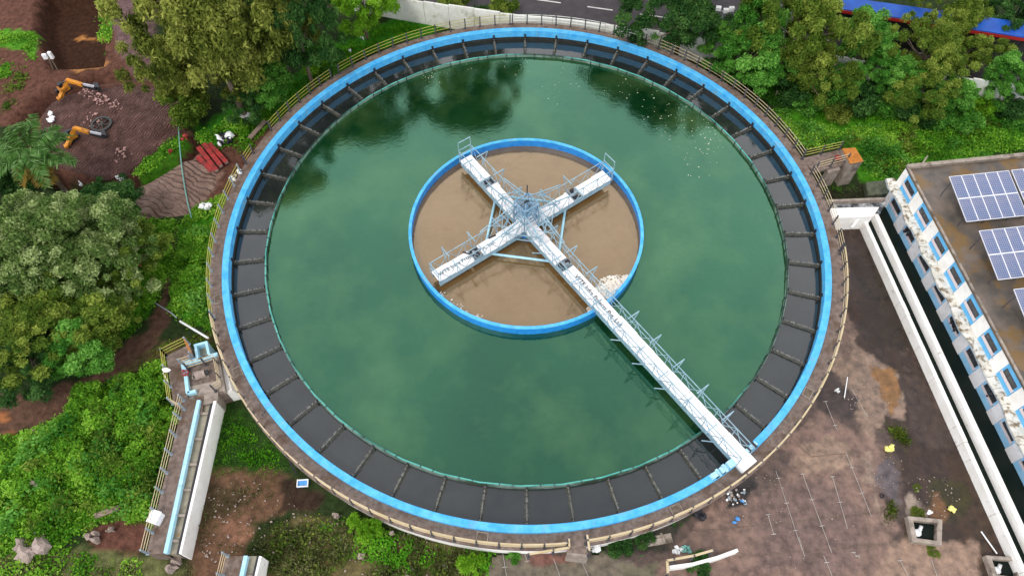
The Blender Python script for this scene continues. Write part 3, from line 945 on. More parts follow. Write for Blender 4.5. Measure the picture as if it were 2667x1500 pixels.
# ------------------------------------------------------------------ the rotating bridge with four walkway arms
DZ = 0.55
bridge = empty('rotating_bridge', (0, 0, 0), 'white four armed walkway bridge with pale blue lattice railings turning over the tank', 'rotating bridge')
A1 = math.radians(-52.2)
ARMS = [(A1, 20.45, 'long'), (A1 + math.pi, 7.15, 'ul'), (A1 + math.pi / 2, 7.05, 'ur'), (A1 - math.pi / 2, 7.2, 'll')]
HW = 0.47
def arm_frame(a):
    d = Vector((math.cos(a), math.sin(a), 0))
    n = Vector((-d.y, d.x, 0))
    return d, n, (lambda r, s, z: d * r + n * s + Vector((0, 0, z)))
rr = random.Random(5)
for a, R1, kind in ARMS:
    d, n, P = arm_frame(a)
    r0 = HW + .004 if kind in ('ul', 'ur') else 0.0
    if kind == 'long': r0 = HW + .004
    if kind == 'll': r0 = HW + .004
    gap = {'long': 4.15, 'ul': 4.35, 'ur': 4.1, 'll': 4.1}[kind]
    # deck plates: separate sheets laid with slightly uneven edges; opening for the gearbox
    mb = MB()
    r = r0
    L = 1.55
    while r < R1 - .05:
        e = min(r + L, R1)
        if r < gap < e: e = gap - .32
        if abs(r - (gap - .32)) < 1e-6:
            r = gap + .32
            continue
        w1, w2 = HW + rr.uniform(-.03, .03), HW + rr.uniform(-.03, .03)
        z = DZ + rr.uniform(-.008, .008)
        q = [P(r + .01, -w1, z), P(e - .01, -w1 + rr.uniform(-.02, .02), z), P(e - .01, w2 + rr.uniform(-.02, .02), z), P(r + .01, w2, z)]
        mb.add([(v.x, v.y, v.z - .03) for v in q] + [tuple(v) for v in q], [(3, 2, 1, 0), (4, 5, 6, 7), (0, 1, 5, 4), (1, 2, 6, 5), (2, 3, 7, 6), (3, 0, 4, 7)])
        r = e
    deck = mb.build('walkway_deck', M_white, bridge)
    # side girders and cross joists under the deck
    mb = MB()
    for s in (-HW + .05, HW - .05):
        mb.bar(P(r0, s, DZ - .29), P(R1 - .02, s, DZ - .29), .07, .5)
    r = r0 + .6
    while r < R1:
        mb.bar(P(r, -HW + .09, DZ - .12), P(r, HW - .09, DZ - .12), .06, .12)
        r += 1.2
    mb.build('girder', M_steel, deck)
    # lattice guard rails: posts, top chord, diagonals, outriggers
    H = 0.98
    step = 1.38 if kind == 'long' else 1.32
    for side in (-1, 1):
        mb = MB()
        s = side * (HW + .03)
        rs = r0 + .25
        re = R1 - (.45 if kind == 'long' else .1)
        k = int(round((re - rs) / step))
        X = [rs + (re - rs) * i / k for i in range(k + 1)]
        def hh(x):
            return H + max(0, (2.6 - x)) * .28
        for i, x in enumerate(X):
            mb.bar(P(x, s, DZ - .1), P(x, s, DZ + hh(x)), .035)
            if i < k:
                x2 = X[i + 1]
                mb.bar(P(x, s, DZ + hh(x)), P(x2, s, DZ + hh(x2)), .042)
                xm = (x + x2) / 2
                mb.bar(P(x, s, DZ + hh(x)), P(xm, s, DZ), .028)
                mb.bar(P(xm, s, DZ), P(x2, s, DZ + hh(x2)), .028)
                if kind == 'long': mb.bar(P(x, s, DZ + .5), P(x2, s, DZ + .5), .03)
        mb.build('guard_rail', M_steel, deck)
    # outriggers standing off the rails
    mb = MB()
    x = r0 + 1.5
    while x < R1 - 1.2:
        for side in (-1, 1):
            s = side * HW
            mb.bar(P(x, s * .4, DZ + H + .03), P(x, s + side * .62, DZ + H + .03), .055)
            mb.bar(P(x, s + side * .60, DZ + H), P(x, s + side * .12, DZ - .2), .045)
            if side < 0 and kind == 'long' and rr.random() < .6:
                mb.bar(P(x, s - .5, DZ - .35), P(x + .5, s - .02, DZ - .25), .05)
        x += 1.98
    mb.build('outrigger', M_steel, deck)
    if kind != 'long':
        mb = MB()
        for z in (DZ + 1.0, DZ + .55):
            mb.bar(P(R1 + .02, -HW - .03, z), P(R1 + .02, HW + .03, z), .05)
        for s in (-1, 1):
            mb.bar(P(R1 + .02, s * (HW + .03), DZ - .2), P(R1 + .02, s * (HW + .03), DZ + 1.02), .05)
            if kind in ('ul', 'ur'):
                mb.bar(P(R1 + .02, s * (HW + .03), DZ + 1.02), P(R1 + .02, s * (HW + .03), DZ + 1.75), .045)
        if kind in ('ul', 'ur'): mb.bar(P(R1 + .02, -HW - .03, DZ + 1.75), P(R1 + .02, HW + .03, DZ + 1.75), .05)
        mb.build('end_gate', M_steel, deck)
    # gearbox and stirrer shaft in the deck opening
    mb = MB()
    mb.box(P(gap, .16, DZ - .04), (.5, .5, .22), a, 0)
    mb.box(P(gap, .22, DZ + .16), (.26, .24, .2), a, 1)
    mb.tube([P(gap + .1, .2, DZ + .18), P(gap + .1, -.12, DZ + .18)], .09, 8, 0)
    mb.box(P(gap - .02, -.22, DZ - .10), (.44, .34, .10), a, 1)
    mb.bar(P(gap - .33, -HW, DZ + .02), P(gap - .33, HW, DZ + .02), .05, .05, 0)
    mb.bar(P(gap + .33, -HW, DZ + .02), P(gap + .33, HW, DZ + .02), .05, .05, 0)
    mb.tube([P(gap, 0, DZ - .2), P(gap, 0, -.8)], .05, 6, 1)
    mb.build('gearbox', [M_pipe, M_black], deck)
    if kind == 'll':
        mb = MB()
        mb.bar(P(gap + .62, -.55, DZ + .03), P(gap + .5, .62, DZ + .9), .09, .05)
        mb.bar(P(2.2, -.38, DZ + .03), P(2.75, -.44, DZ + .03), .10, .05)
        mb.build('loose_bar', M_black, deck)
    if kind == 'long':
        mb = MB()
        q = [P(R1 - .52, -HW - .04, DZ + .012), P(R1 + .06, -HW - .04, DZ + .012), P(R1 + .06, HW + .04, DZ + .012), P(R1 - .52, HW + .04, DZ + .012)]
        mb.prism([(v.x, v.y) for v in q], DZ - .3, DZ + .03)
        mb.build('end_plate', M_white, deck)
# decks inside the crossing
mb = MB()
d, n, P = arm_frame(A1)
q = [P(-HW, -HW, 0), P(HW, -HW, 0), P(HW, HW, 0), P(-HW, HW, 0)]
mb.prism([(v.x, v.y) for v in q], DZ - .02, DZ + .005)
mb.build('crossing_deck', M_white, bridge)
# lattice cage over the crossing
cz0, cz1 = DZ, 2.75
mb = MB()
h = .56
corners = [P(-h, -h, 0), P(h, -h, 0), P(h, h, 0), P(-h, h, 0)]
up = Vector((0, 0, 1))
lev = [cz0, cz0 + .75, cz0 + 1.5, cz1]
for c in corners: mb.bar(c + up * (cz0 - .3), c + up * cz1, .09)
for i in range(4):
    c1, c2 = corners[i], corners[(i + 1) % 4]
    for z in lev[1:]: mb.bar(c1 + up * z, c2 + up * z, .065)
    for z, z2 in zip(lev, lev[1:]):
        if i in (2, 3) or z > cz0:
            mb.bar(c1 + up * z, c2 + up * z2, .045)
            mb.bar(c2 + up * z, c1 + up * z2, .045)
cage = mb.build('centre_cage', M_steel_d, bridge)
mb = MB()
for k in range(1, 6):
    t = -h + 2 * h * k / 6
    mb.bar(P(-h, t, 2.05), P(h, t, 2.05), .035)
    mb.bar(P(t, -h, 2.02), P(t, h, 2.02), .035)
mb.bar(P(-h, -h, cz1), P(h, h, cz1), .05)
mb.bar(P(-h, h, cz1 + .01), P(h, -h, cz1 + .01), .05)
mb.box(P(0, 0, 1.75), (.5, .5, .4), A1)
mb.tube([P(0, 0, 1.9), P(0, 0, 2.5)], .13, 8)
mb.build('floor_grating', M_steel_d, cage)
mb = MB()
mb.tube([Vector((.02, .75, 2.6)), Vector((.02, .75, 3.55))], .04, 6)
mb.tube([Vector((0, .02, 2.35)), Vector((0, .02, 2.95))], .05, 6)
mb.box((0, .02, 2.8), (.34, .10, .12), .4)
mb.build('mast', M_black, cage)
# trussed flanks that tie the arms to the cage
mb = MB()
for a, R1, kind in ARMS:
    d, n, P2 = arm_frame(a)
    for s in (-.58, .58):
        mb.bar(P2(.6, s, 2.35), P2(3.3, s, DZ + 1.02), .055)
        mb.bar(P2(.62, s, 1.55), P2(2.4, s, DZ + 1.0), .045)
        mb.bar(P2(1.5, s, DZ + .9), P2(1.5, s, 1.95), .04)
        mb.bar(P2(2.3, s, DZ + .9), P2(1.5, s, 1.95), .04)
        mb.bar(P2(1.5, s, DZ), P2(.7, s, 1.8), .04)
    mb.bar(P2(1.5, -.58, 1.95), P2(1.5, .58, 1.95), .04)
    mb.bar(P2(1.5, -.58, 1.93), P2(2.4, .58, 1.53), .035)
    mb.bar(P2(1.5, .58, 1.93), P2(2.4, -.58, 1.53), .035)
for a, R1, kind in ARMS:       # horizontal braces between neighbouring arms
    d1, n1, Pa = arm_frame(a)
    d2, n2, Pb = arm_frame(a + math.pi / 2)
    mb.bar(Pa(1.9, .55, DZ + .95), Pb(1.9, -.55, DZ + .95), .045)
    mb.bar(Pa(1.3, .55, DZ - .15), Pb(1.3, -.55, DZ - .15), .06)
mb.build('tie_truss', M_steel, bridge)
# pipes that square the four arms under the decks
for a, R1, kind in ARMS:
    d1, n1, Pa = arm_frame(a)
    d2, n2, Pb = arm_frame(a + math.pi / 2)
    mb = MB()
    mb.tube([Pa(3.45, 0, .02), Pb(3.45, 0, .02)], .085, 10)
    mb.build('tie_pipe', M_lblue, bridge, True)
# drive carriage on the blue rim
d, n, P = arm_frame(A1)
mb = MB()
Rr = 19.78
def on_rim(s, z):
    t = A1 + s / Rr
    return Vector((Rr * math.cos(t), Rr * math.sin(t), z)), t + math.pi / 2
for s, sx, sy, sz, z in ((-.72, .42, .40, .30, .46), (-1.15, .16, .46, .24, .42), (-1.38, .20, .34, .34, .46), (-1.62, .12, .44, .22, .42), (-1.9, .36, .30, .26, .44)):
    p, t = on_rim(s, z)
    mb.box(p, (sx, sy, sz), t, 0)
p1, t = on_rim(-.55, .33)
p2, _ = on_rim(-2.1, .33)
mb.bar(p1, p2, .30, .10, 0)
mb2 = MB()
p1, _ = on_rim(.5, .36)
p2, _ = on_rim(1.35, .36)
mb2.bar(p1, p2, .24, .10, 0)
for s in (-1.3, -1.75, .75, 1.15):
    p, t = on_rim(s, .34)
    dd_ = Vector((math.cos(t - math.pi / 2), math.sin(t - math.pi / 2), 0))
    (mb if s < 0 else mb2).tube([p - dd_ * .2, p + dd_ * .2], .11, 10, 1)
mb.build('drive_carriage', [M_lblue, M_black], bridge)
mb2.build('idler_carriage', [M_lblue, M_black], bridge)
# lettering on the decks
def lettering(txt, p0, p1, z, parent, m=M_ink, name='lettering'):
    cu = bpy.data.curves.new(name, 'FONT')
    cu.body = txt
    cu.align_x = 'LEFT'
    cu.align_y = 'CENTER'
    cu.extrude = 0.002
    cu.resolution_u = 3
    cu.offset = 0.010
    t = bpy.data.objects.new('tmp', cu)
    COL.objects.link(t)
    bpy.context.view_layer.update()
    me = bpy.data.meshes.new_from_object(t.evaluated_get(bpy.context.evaluated_depsgraph_get()))
    bpy.data.objects.remove(t)
    w = max(v.co.x for v in me.vertices)
    d = Vector((p1[0] - p0[0], p1[1] - p0[1], 0))
    s = d.length / w
    ang = math.atan2(d.y, d.x)
    o0 = root_loc(parent)
    M = Matrix.Translation(Vector((p0[0], p0[1], z)) - o0) @ Matrix.Rotation(ang, 4, 'Z') @ Matrix.Scale(s, 4)
    me.transform(M)
    me.name = name
    me.materials.clear()
    me.materials.append(m)
    o = bpy.data.objects.new(name, me)
    COL.objects.link(o)
    o.parent = parent
    return o
decks = [o for o in bridge.children if o.name.startswith('walkway_deck')]
d, n, P = arm_frame(ARMS[3][0])
lettering('WTE Infra Projects Pvt. Ltd.', P(6.95, 0, 0), P(2.55, 0, 0), DZ + .022, decks[3])
d, n, P = arm_frame(A1)
lettering('WTE Infra Pojects Pvt. Ltd.', P(5.2, .06, 0), P(9.75, -.02, 0), DZ + .022, decks[0])
p0, p1 = U(660, 1047, 0), U(668, 1031, 0)
lettering('Pvt.', p0, p1, .006, tank)
# ------------------------------------------------------------------ building on the right, with solar arrays on its roof
P0 = Vector((25.7, 4.0, 0))
FD = Vector((0.153, -1, 0)).normalized()
FN = Vector((-0.9885, -0.1512, 0))
def B(s, out, z): return P0 + FD * s + FN * out + Vector((0, 0, z))
ROOF = 2.0
bld = empty('office_building', B(8, -4, G), 'blue and white painted two storey building with solar panels on its stained flat roof', 'building')
def bbox(mb, s0, s1, o0, o1, z0, z1, mi=0):
    q = [B(s0, o0, 0), B(s1, o0, 0), B(s1, o1, 0), B(s0, o1, 0)]
    mb.prism([(v.x, v.y) for v in q], z0, z1, mi)
S0, S1, DEP = -.35, 26.0, -16.0
mb = MB(); bbox(mb, S0 + .02, S1, -.06, DEP, G - .2, .30); mb.build('lower_wall', M_sky, bld)
mb = MB(); bbox(mb, S0 + .02, S1, -.06, DEP, .30, ROOF - .16); mb.build('upper_wall', M_skyd, bld)
mb = MB(); bbox(mb, S0 - .02, S1, .03, DEP, ROOF - .16, ROOF); mb.build('roof', M_roof, bld)
mb = MB()
bbox(mb, S0 - .02, S0 + .26, .05, DEP, ROOF + .003, ROOF + .22)
bbox(mb, S0 + .26, S1, .05, -.09, ROOF + .003, ROOF + .07)
mb.build('parapet', M_conc, bld)
rr = random.Random(4)
for i in range(0, 11):
    a0, a1 = 2.36 * i - .71, 2.36 * i + .15
    if i == 0: a0 = S0
    mb = MB(); bbox(mb, a0, a1, .0, -.06, .36, ROOF - .163); mb.build('wall_panel', M_whitewall, bld)
    mb = MB(); bbox(mb, a0, a1, -.001, -.06, G - .1, .12); mb.build('wall_panel', M_white, bld)
    w0, w1 = a1 + .16, a1 + 1.32
    for z0, z1, zs in ((1.02, 1.40, .76), (-1.02, -.62, -1.26)):
        mb = MB()
        bbox(mb, w0, w1, -.022, -.06, z0 - .02, z0 + .03)
        bbox(mb, w0, w1, -.022, -.06, z1 - .03, z1 + .02)
        bbox(mb, w0, w0 + .04, -.024, -.06, z0 + .03, z1 - .03)
        bbox(mb, w1 - .04, w1, -.024, -.06, z0 + .03, z1 - .03)
        for k in (1, 2):
            c = w0 + (w1 - w0) * k / 3
            bbox(mb, c - .015, c + .015, -.026, -.06, z0 + .03, z1 - .03)
        f = mb.build('window', M_post, bld)
        mb = MB(); bbox(mb, w0 + .04, w1 - .04, -.045, -.058, z0 + .03, z1 - .03); mb.build('pane', M_glass, f)
        mb = MB(); bbox(mb, w0 - .1, w1 + .1, -.012, -.06, zs, z0 - .024); mb.build('sill', M_pink, f)
# cracked, uneven sunshade ledge between the storeys
edge_o = []
s = S0 - .42
while s < S1 - 1:
    edge_o.append((s, .58 + rr.uniform(-.14, .14)))
    s += rr.choice((.75, 1.0, 1.18))
mb = MB()
for (s0, o0), (s1, o1) in zip(edge_o, edge_o[1:]):
    dz = rr.uniform(-.05, .05)
    q = [B(s0 + .012, -.059, 0), B(s1 - .012, -.059, 0), B(s1 - .012, o1, 0), B(s0 + .012, o0, 0)]
    mb.add([(v.x, v.y, .20 + dz * (k > 1)) for k, v in enumerate(q)] + [(v.x, v.y, .335 + dz * (k > 1)) for k, v in enumerate(q)], [(0, 1, 2, 3), (7, 6, 5, 4), (0, 4, 5, 1), (1, 5, 6, 2), (2, 6, 7, 3), (3, 7, 4, 0)])
mb.build('sunshade_ledge', M_ledge, bld)
mb = MB()
pts = [B(s_, o_ + .05, .24) for s_, o_ in edge_o]
mb.tube(pts, .028, 5)
mb.build('drain_pipe', M_pipe, bld)
for s_, lab in ((3.15, 'ragged black bundle under the building ledge, the one nearer the white outlet channel'), (10.4, 'ragged black bundle under the building ledge, halfway along the facade'), (15.2, 'ragged black bundle under the building ledge, nearest the bottom of the picture')):
    mb = MB()
    for k in range(12):
        mb.blob(B(s_ + rr.uniform(-.34, .34), .10 + rr.uniform(0, .16), -.45 + rr.uniform(-.45, .25)), (rr.uniform(.06, .15),) * 3, k, 1, jag=.4)
    single('black_bundle', mb, M_blackbag, lab, 'bundle', 'ragged black bundles under the ledge')

def cellmat():
    m = bpy.data.materials.new('solar_cells')
    m.use_nodes = True
    N, L = m.node_tree.nodes, m.node_tree.links
    p = N['Principled BSDF']
    p.inputs['Roughness'].default_value = 0.22
    p.inputs['Specular IOR Level'].default_value = 0.6
    tc = N.new('ShaderNodeTexCoord')
    sp = N.new('ShaderNodeSeparateXYZ')
    L.new(tc.outputs['Object'], sp.inputs['Vector'])
    masks = []
    for ax, cell in (('X', .1335), ('Y', .142)):
        a = N.new('ShaderNodeMath'); a.operation = 'DIVIDE'; a.inputs[1].default_value = cell
        L.new(sp.outputs[ax], a.inputs[0])
        f = N.new('ShaderNodeMath'); f.operation = 'FRACT'
        L.new(a.outputs[0], f.inputs[0])
        c = N.new('ShaderNodeMath'); c.operation = 'LESS_THAN'; c.inputs[1].default_value = .14
        L.new(f.outputs[0], c.inputs[0])
        masks.append(c)
    mx = N.new('ShaderNodeMath'); mx.operation = 'MAXIMUM'
    L.new(masks[0].outputs[0], mx.inputs[0]); L.new(masks[1].outputs[0], mx.inputs[1])
    mix = N.new('ShaderNodeMixRGB')
    mix.inputs['Color1'].default_value = lin(76, 90, 124)
    mix.inputs['Color2'].default_value = lin(140, 148, 174)
    L.new(mx.outputs[0], mix.inputs['Fac'])
    nz = N.new('ShaderNodeTexNoise'); nz.inputs['Scale'].default_value = 1.3; nz.inputs['Detail'].default_value = 4
    L.new(tc.outputs['Object'], nz.inputs['Vector'])
    m2 = N.new('ShaderNodeMixRGB')
    m2.inputs['Color2'].default_value = lin(134, 128, 140)
    mr = N.new('ShaderNodeMapRange'); mr.inputs['From Min'].default_value = .45; mr.inputs['From Max'].default_value = .75; mr.inputs['To Max'].default_value = .6
    L.new(nz.outputs['Fac'], mr.inputs['Value'])
    L.new(mr.outputs['Result'], m2.inputs['Fac'])
    L.new(mix.outputs['Color'], m2.inputs['Color1'])
    L.new(m2.outputs['Color'], p.inputs['Base Color'])
    return m
M_cell = cellmat()
MOD = None
def N2(x, y, z): return U(x * 2576 / 2667, y * 2576 / 2667, z)
def solar(tl, ncol, label):
    global MOD
    zf, zn = 3.4, 2.8
    u = Vector((4.0, .62, 0)) / 5
    TL = N2(*tl, zf)
    run = Vector((.3, -3.2, zn - zf))
    t = empty('solar_array', (TL.x, TL.y, ROOF), label, 'solar panels', 'solar arrays on the roof')
    ux, vy = u.normalized(), (run / 2).normalized()
    # make the frame square to the column direction
    vy = (vy - ux * vy.dot(ux)).normalized()
    nz = ux.cross(-vy)
    M3 = Matrix((ux, -vy, nz)).transposed()
    rl = run.length / 2
    for r in range(2):
        for c in range(ncol):
            o0 = TL + u * c + vy * rl * r
            for nm in ('module',):
                if MOD is None:
                    mb = MB(); mb.box((.39, -.80, .0), (.75, 1.54, .02))
                    cells = mb.build('module', M_cell)
                    mb = MB()
                    for x in (.0, .775): mb.box((x + .007, -.80, 0), (.032, 1.62, .05))
                    for y in (-.005, -1.60): mb.box((.394, y, 0), (.76, .04, .046))
                    fr = mb.build('module_frame', M_alu)
                    fr.parent = cells
                    MOD = cells
                    o = cells
                else:
                    o = copy_tree(MOD)
                o.parent = t
                o.matrix_basis = Matrix.Translation(o0 - Vector((TL.x, TL.y, ROOF))) @ M3.to_4x4()
    mb = MB()
    for c in range(0, ncol + 1, 2):
        for q in (.12, .9):
            p = TL + u * c + vy * rl * 2 * q - Vector((0, 0, .06))
            mb.bar(Vector((p.x, p.y, ROOF)), p, .045)
    for q in (.12, .9):
        a = TL + vy * rl * 2 * q - Vector((0, 0, .07))
        mb.bar(a, a + u * ncol, .06)
    mb.build('support_frame', M_post, t)
solar((2472, 461), 5, 'tilted ten module solar array at the far corner of the flat roof, wholly in view')
solar((2634, 444), 5, 'solar array cut by the right picture edge, beside the far ten module one')
solar((2550, 602), 5, 'middle solar array on the roof, in front of the far ten module one')
solar((2640, 754), 5, 'nearest solar array, only its left corner showing at the right picture edge')

# white outlet channel: from the tank to the building, then along it
ch = empty('outlet_channel', (24.5, -4, G), 'white walled concrete channel leaving the tank and running beside the blue building', 'channel')
TZ = -.5
mb = MB()
w1l = [U(2152, 552, G + .1), U(2232, 753, G + .1), U(2389, 1091, G + .1), U(2526, 1390, G + .1)]
dch = (w1l[3] - w1l[0]); dch.z = 0; Lch = dch.length; dch.normalize()
nch = Vector((-dch.y, dch.x, 0))
if nch.x < 0: nch = -nch
A0 = Vector((w1l[0].x, w1l[0].y, 0))
def CHN(l, w): return A0 + dch * l + nch * w
def strip(mb, l0, l1, w0, w1, z0, z1, mi=0):
    q = [CHN(l0, w0), CHN(l1, w0), CHN(l1, w1), CHN(l0, w1)]
    mb.prism([(v.x, v.y) for v in q], z0, z1, mi)
rr = random.Random(9)
l = 0.1
mb = MB()
while l < 30:
    e = l + rr.choice((2.2, 3.1, 4.0, 1.0))
    strip(mb, l + .012, e - .012, 0, .24, G - .2, -1.12 + rr.uniform(-.02, .02))
    l = e
mb.build('outer_wall', M_whitewall, ch)
W2 = U(2282, 753, -1.5)
w2off = (Vector((W2.x, W2.y, 0)) - A0).dot(nch)
W2R = U(2307, 753, -.9)
w2r = max(w2off + .3, (Vector((W2R.x, W2R.y, 0)) - A0).dot(nch))
mb = MB(); strip(mb, -.35, 30, w2off, w2r, G - .2, -.9); mb.build('inner_wall', M_whitewall, ch)
mb = MB(); strip(mb, .1, 30, .24, w2off, G - .2, -1.5); tag(mb.build('channel_water', M_wtrench), kind='structure')
mb = MB(); strip(mb, -.9, 30, w2r, w2r + 2.0, G - .2, G + .16); tag(mb.build('trench_water', M_wtrench), kind='structure')
mb = MB()
q = [U(*p, TZ) for p in ((2084, 524), (2212, 521), (2196, 545), (2090, 549))]
mb.prism([(v.x, v.y) for v in q], G - .1, TZ)
mb.build('outlet_wall', M_whitewall, ch)
mb = MB()
q = [U(*p, TZ) for p in ((2078, 503), (2228, 497), (2228, 502), (2078, 508))]
mb.prism([(v.x, v.y) for v in q], G - .1, TZ + .02)
mb.build('outlet_rim', M_conc, ch)
mb = MB()
q = [U(*p, TZ - .3) for p in ((2078, 510), (2232, 503), (2215, 536), (2084, 536))]
mb.prism([(v.x, v.y) for v in q], G - .1, TZ - .35)
tag(mb.build('outlet_water', water('foaming_outlet_water', lin(70, 74, 78), lin(190, 192, 194), 1.6, lo=.45, hi=.62, rough=.2, detail=6)), kind='structure')
mb = MB()
mb.bar(U(2165, 545, TZ - .15), U(2143, 572, -1.3), .16, .12)
mb.build('brace', M_whitewall, ch)

# rusty roofed chamber on the far right of the tank with its platform
vc = empty('valve_chamber', U(2145, 400, G), 'concrete chamber with a rusty orange corrugated lid beside the tank', 'chamber')
lid = [U(*p, .55) for p in ((2119, 374), (2152, 372), (2173, 406), (2140, 413))]
mb = MB()
a, b, c, d = lid
for k in range(14):
    p, q = a.lerp(d, k / 14), b.lerp(c, k / 14)
    p2, q2 = a.lerp(d, (k + .62) / 14), b.lerp(c, (k + .62) / 14)
    p3, q3 = a.lerp(d, (k + 1) / 14), b.lerp(c, (k + 1) / 14)
    for (m1, n1, m2, n2, z) in ((p, q, p2, q2, .0), (p2, q2, p3, q3, -.05)):
        mb.prism([(v.x, v.y) for v in (m1, n1, n2, m2)], .46, .55 + z, 1 if z else 0)
mb.build('lid', [M_orange, M_bark], vc)  # groove strips coloured dark brown, shade painted into the corrugation
cc = sum(lid, Vector()) / 4
body = [cc.lerp(p, .92) for p in lid]
mb = MB()
mb.prism([(v.x, v.y) for v in body], G - .1, .44)
mb.build('body', M_conc, vc)
mb = MB()
pf = [U(*p, 0) for p in ((2014, 399), (2117, 376), (2131, 410), (2050, 433))]
mb.prism([(v.x, v.y) for v in pf], -.22, -.004)
mb.build('platform', M_conc_br, vc)
mb = MB()
q = [U(*p, -.3) for p in ((2078, 425), (2108, 417), (2113, 428), (2083, 436))]
mb.prism([(v.x, v.y) for v in q], G - .1, -.225)
mb.build('support', M_conc, vc)
railing('platform_railing', [U(2018, 399, 0), U(2110, 378, 0)], 'yellow railing on the grass side of the rusty roofed chamber platform', 'chamber platform railings', M_yrail)
railing('platform_railing', [U(2050, 430, 0), U(2126, 409, 0)], 'cream railing on the building side of the rusty roofed chamber platform', 'chamber platform railings', M_crail)
mb = MB()
for k in range(7): mb.bar(U(2102 + 2 * k, 392, 0.05), U(2096 + 3 * k, 402, .25 + .03 * k), .06)
single('red_valve', mb, M_red, 'small red valve gear on the platform next to the rusty lid', 'valve')
mb = MB()
mb.prism([(v.x, v.y) for v in [U(*p, -1.5) for p in ((2178, 458), (2236, 452), (2246, 486), (2184, 492))]], G - .1, -1.5)
single('mossy_slab', mb, mat('mossy_concrete', lin(60, 66, 46), lin(96, 98, 80), .9, 3, bump=.3), 'dark mossy concrete block between the rusty chamber and the building', 'block', bevel=.04)
mb = MB()
mb.tube([U(2312, 424, ROOF), U(2334, 392, 2.6)], .05, 6)
mb.bar(U(2334, 410, ROOF - .4), U(2352, 424, ROOF - .4), .1)
single('leaning_pole', mb, M_conc, 'thin grey pole leaning at the far corner of the building roof', 'pole')

# open square pits in the yard
def square_pit(px, label):
    t = empty('open_pit', U(*px[0], G), label, 'pit', 'open square concrete pits')
    z = G + .5
    q = [U(*p, z) for p in px]
    c = sum(q, Vector()) / 4
    inn = [c.lerp(p, .70) for p in q]
    for k in range(4):
        a, b = q[k], q[(k + 1) % 4]
        ai, bi = inn[k], inn[(k + 1) % 4]
        mb = MB()
        mb.prism([(v.x, v.y) for v in (a, b, bi, ai)], G - .2, z - .002 * k)
        mb.build('kerb', M_conc, t)
    mb = MB(); mb.prism([(v.x, v.y) for v in inn], G + .02, G + .115); mb.build('floor', M_wtrench, t)
    mb = MB()
    m = inn[0].lerp(inn[2], .5)
    mb.tube([inn[3].lerp(inn[0], .25) + Vector((.25, 0, -.3)), inn[1].lerp(inn[0], .6) + Vector((0, -.2, -.3))], .11, 8)
    mb.tube([m + Vector((-.35, -.1, -.38)), m + Vector((-.35, -.1, -.12))], .2, 10)
    mb.build('pipe_stub', M_bag, t, True)
square_pit([(2283, 1297), (2371, 1306), (2369, 1371), (2296, 1361)], 'open square concrete pit in the yard with weeds round it, fully in view')
square_pit([(2480, 1396), (2572, 1402), (2572, 1462), (2500, 1452)], 'open square concrete pit at the bottom right corner, cut by the picture edge')
# low white kerb walls with planting and railing at the bottom of the yard
def kerb_bed(dx, dy, label, lab2):
    pt = lambda x, y, z: U(x + dx, y + dy, z)
    t = empty('planting_kerb', pt(1483, 1372, G), label, 'kerb', 'white kerbs below the tank')
    mb = MB()
    pts = [(1482, 1374), (1540, 1366), (1600, 1350), (1652, 1331)]
    for k in range(len(pts) - 1):
        mb.bar(pt(*pts[k], G + .45), pt(*pts[k + 1], G + .45), .16, .7)
    mb.build('kerb_wall', M_whitewall, t)
    return railing('kerb_railing', [pt(1477, 1392, -.7), pt(1475, 1358, -.7), pt(1545, 1345, -.7), pt(1590, 1332, -.7)], lab2, 'railings by the white kerbs', M_crail, heights=(.6, .9), z=-1.2, top_w=.12)
kerb_bed(200, 55, 'low white kerb in front of dark plants at the bottom edge of the yard', 'cream railing above the low white kerb at the bottom edge')
mb = MB()
mb.tube([U(1610, 1362, G + .15), U(1664, 1354, G + .15)], .1, 4)
mb.bar(U(1610, 1366, G + .12), U(1690, 1352, G + .12), .5, .12)
mb.bar(U(1662, 1340, G + .18), U(1674, 1366, G + .18), .12, .2)
single('sunken_tray', mb, M_conc, 'flat concrete slab with a raised edge beside the plants below the tank', 'slab')

# boundary wall of white precast panels, road side buildings, lamps
bw = empty('boundary_wall', U(1640, 95, G), 'white precast boundary wall between the tank garden and the road', 'wall')
wp = [U(*p, .3) for p in ((880, -30), (1000, -8), (1130, 14), (1290, 36), (1440, 48), (1640, 78), (2133, 146), (2500, 208), (2640, 228))]
rr = random.Random(12)
L = [0]
for a, b in zip(wp, wp[1:]): L.append(L[-1] + (b - a).length)
def wat(s):
    s = min(max(s, 0), L[-1] - 1e-3)
    i = max(j for j in range(len(L) - 1) if L[j] <= s)
    return wp[i].lerp(wp[i + 1], (s - L[i]) / (L[i + 1] - L[i]))
s = 0
while s < L[-1] - 2:
    a, b = wat(s + .015), wat(s + 2.185)
    h = .3 + rr.uniform(-.12, .12)
    d = (b - a).normalized(); n = Vector((-d.y, d.x, 0)) * .08
    off = n * rr.uniform(-.3, .3)
    mb = MB()
    q = [a - n + off, b - n + off, b + n + off, a + n + off]
    mb.prism([(v.x, v.y) for v in q], G - .2, h)
    mb.build('panel', M_bwallw, bw)
    s += 2.2
sh = empty('roadside_shed', U(2350, 60, G), 'long shed with a bright blue roof and red fascia across the road', 'shed')
a, b, c, d = U(2060, 14, 1.2), U(2640, 104, 1.2), U(2640, 66, 1.4), U(2060, -16, 1.4)
mb = MB()
mb.add([a, b, c, d] + [v - Vector((0, 0, .08)) for v in (a, b, c, d)], [(0, 1, 2, 3), (7, 6, 5, 4), (0, 4, 5, 1), (1, 5, 6, 2), (2, 6, 7, 3), (3, 7, 4, 0)])
mb.build('roof', M_blueroof, sh)
dl = (b - a).normalized()
nb_ = Vector((dl.y, -dl.x, 0))
mb = MB()
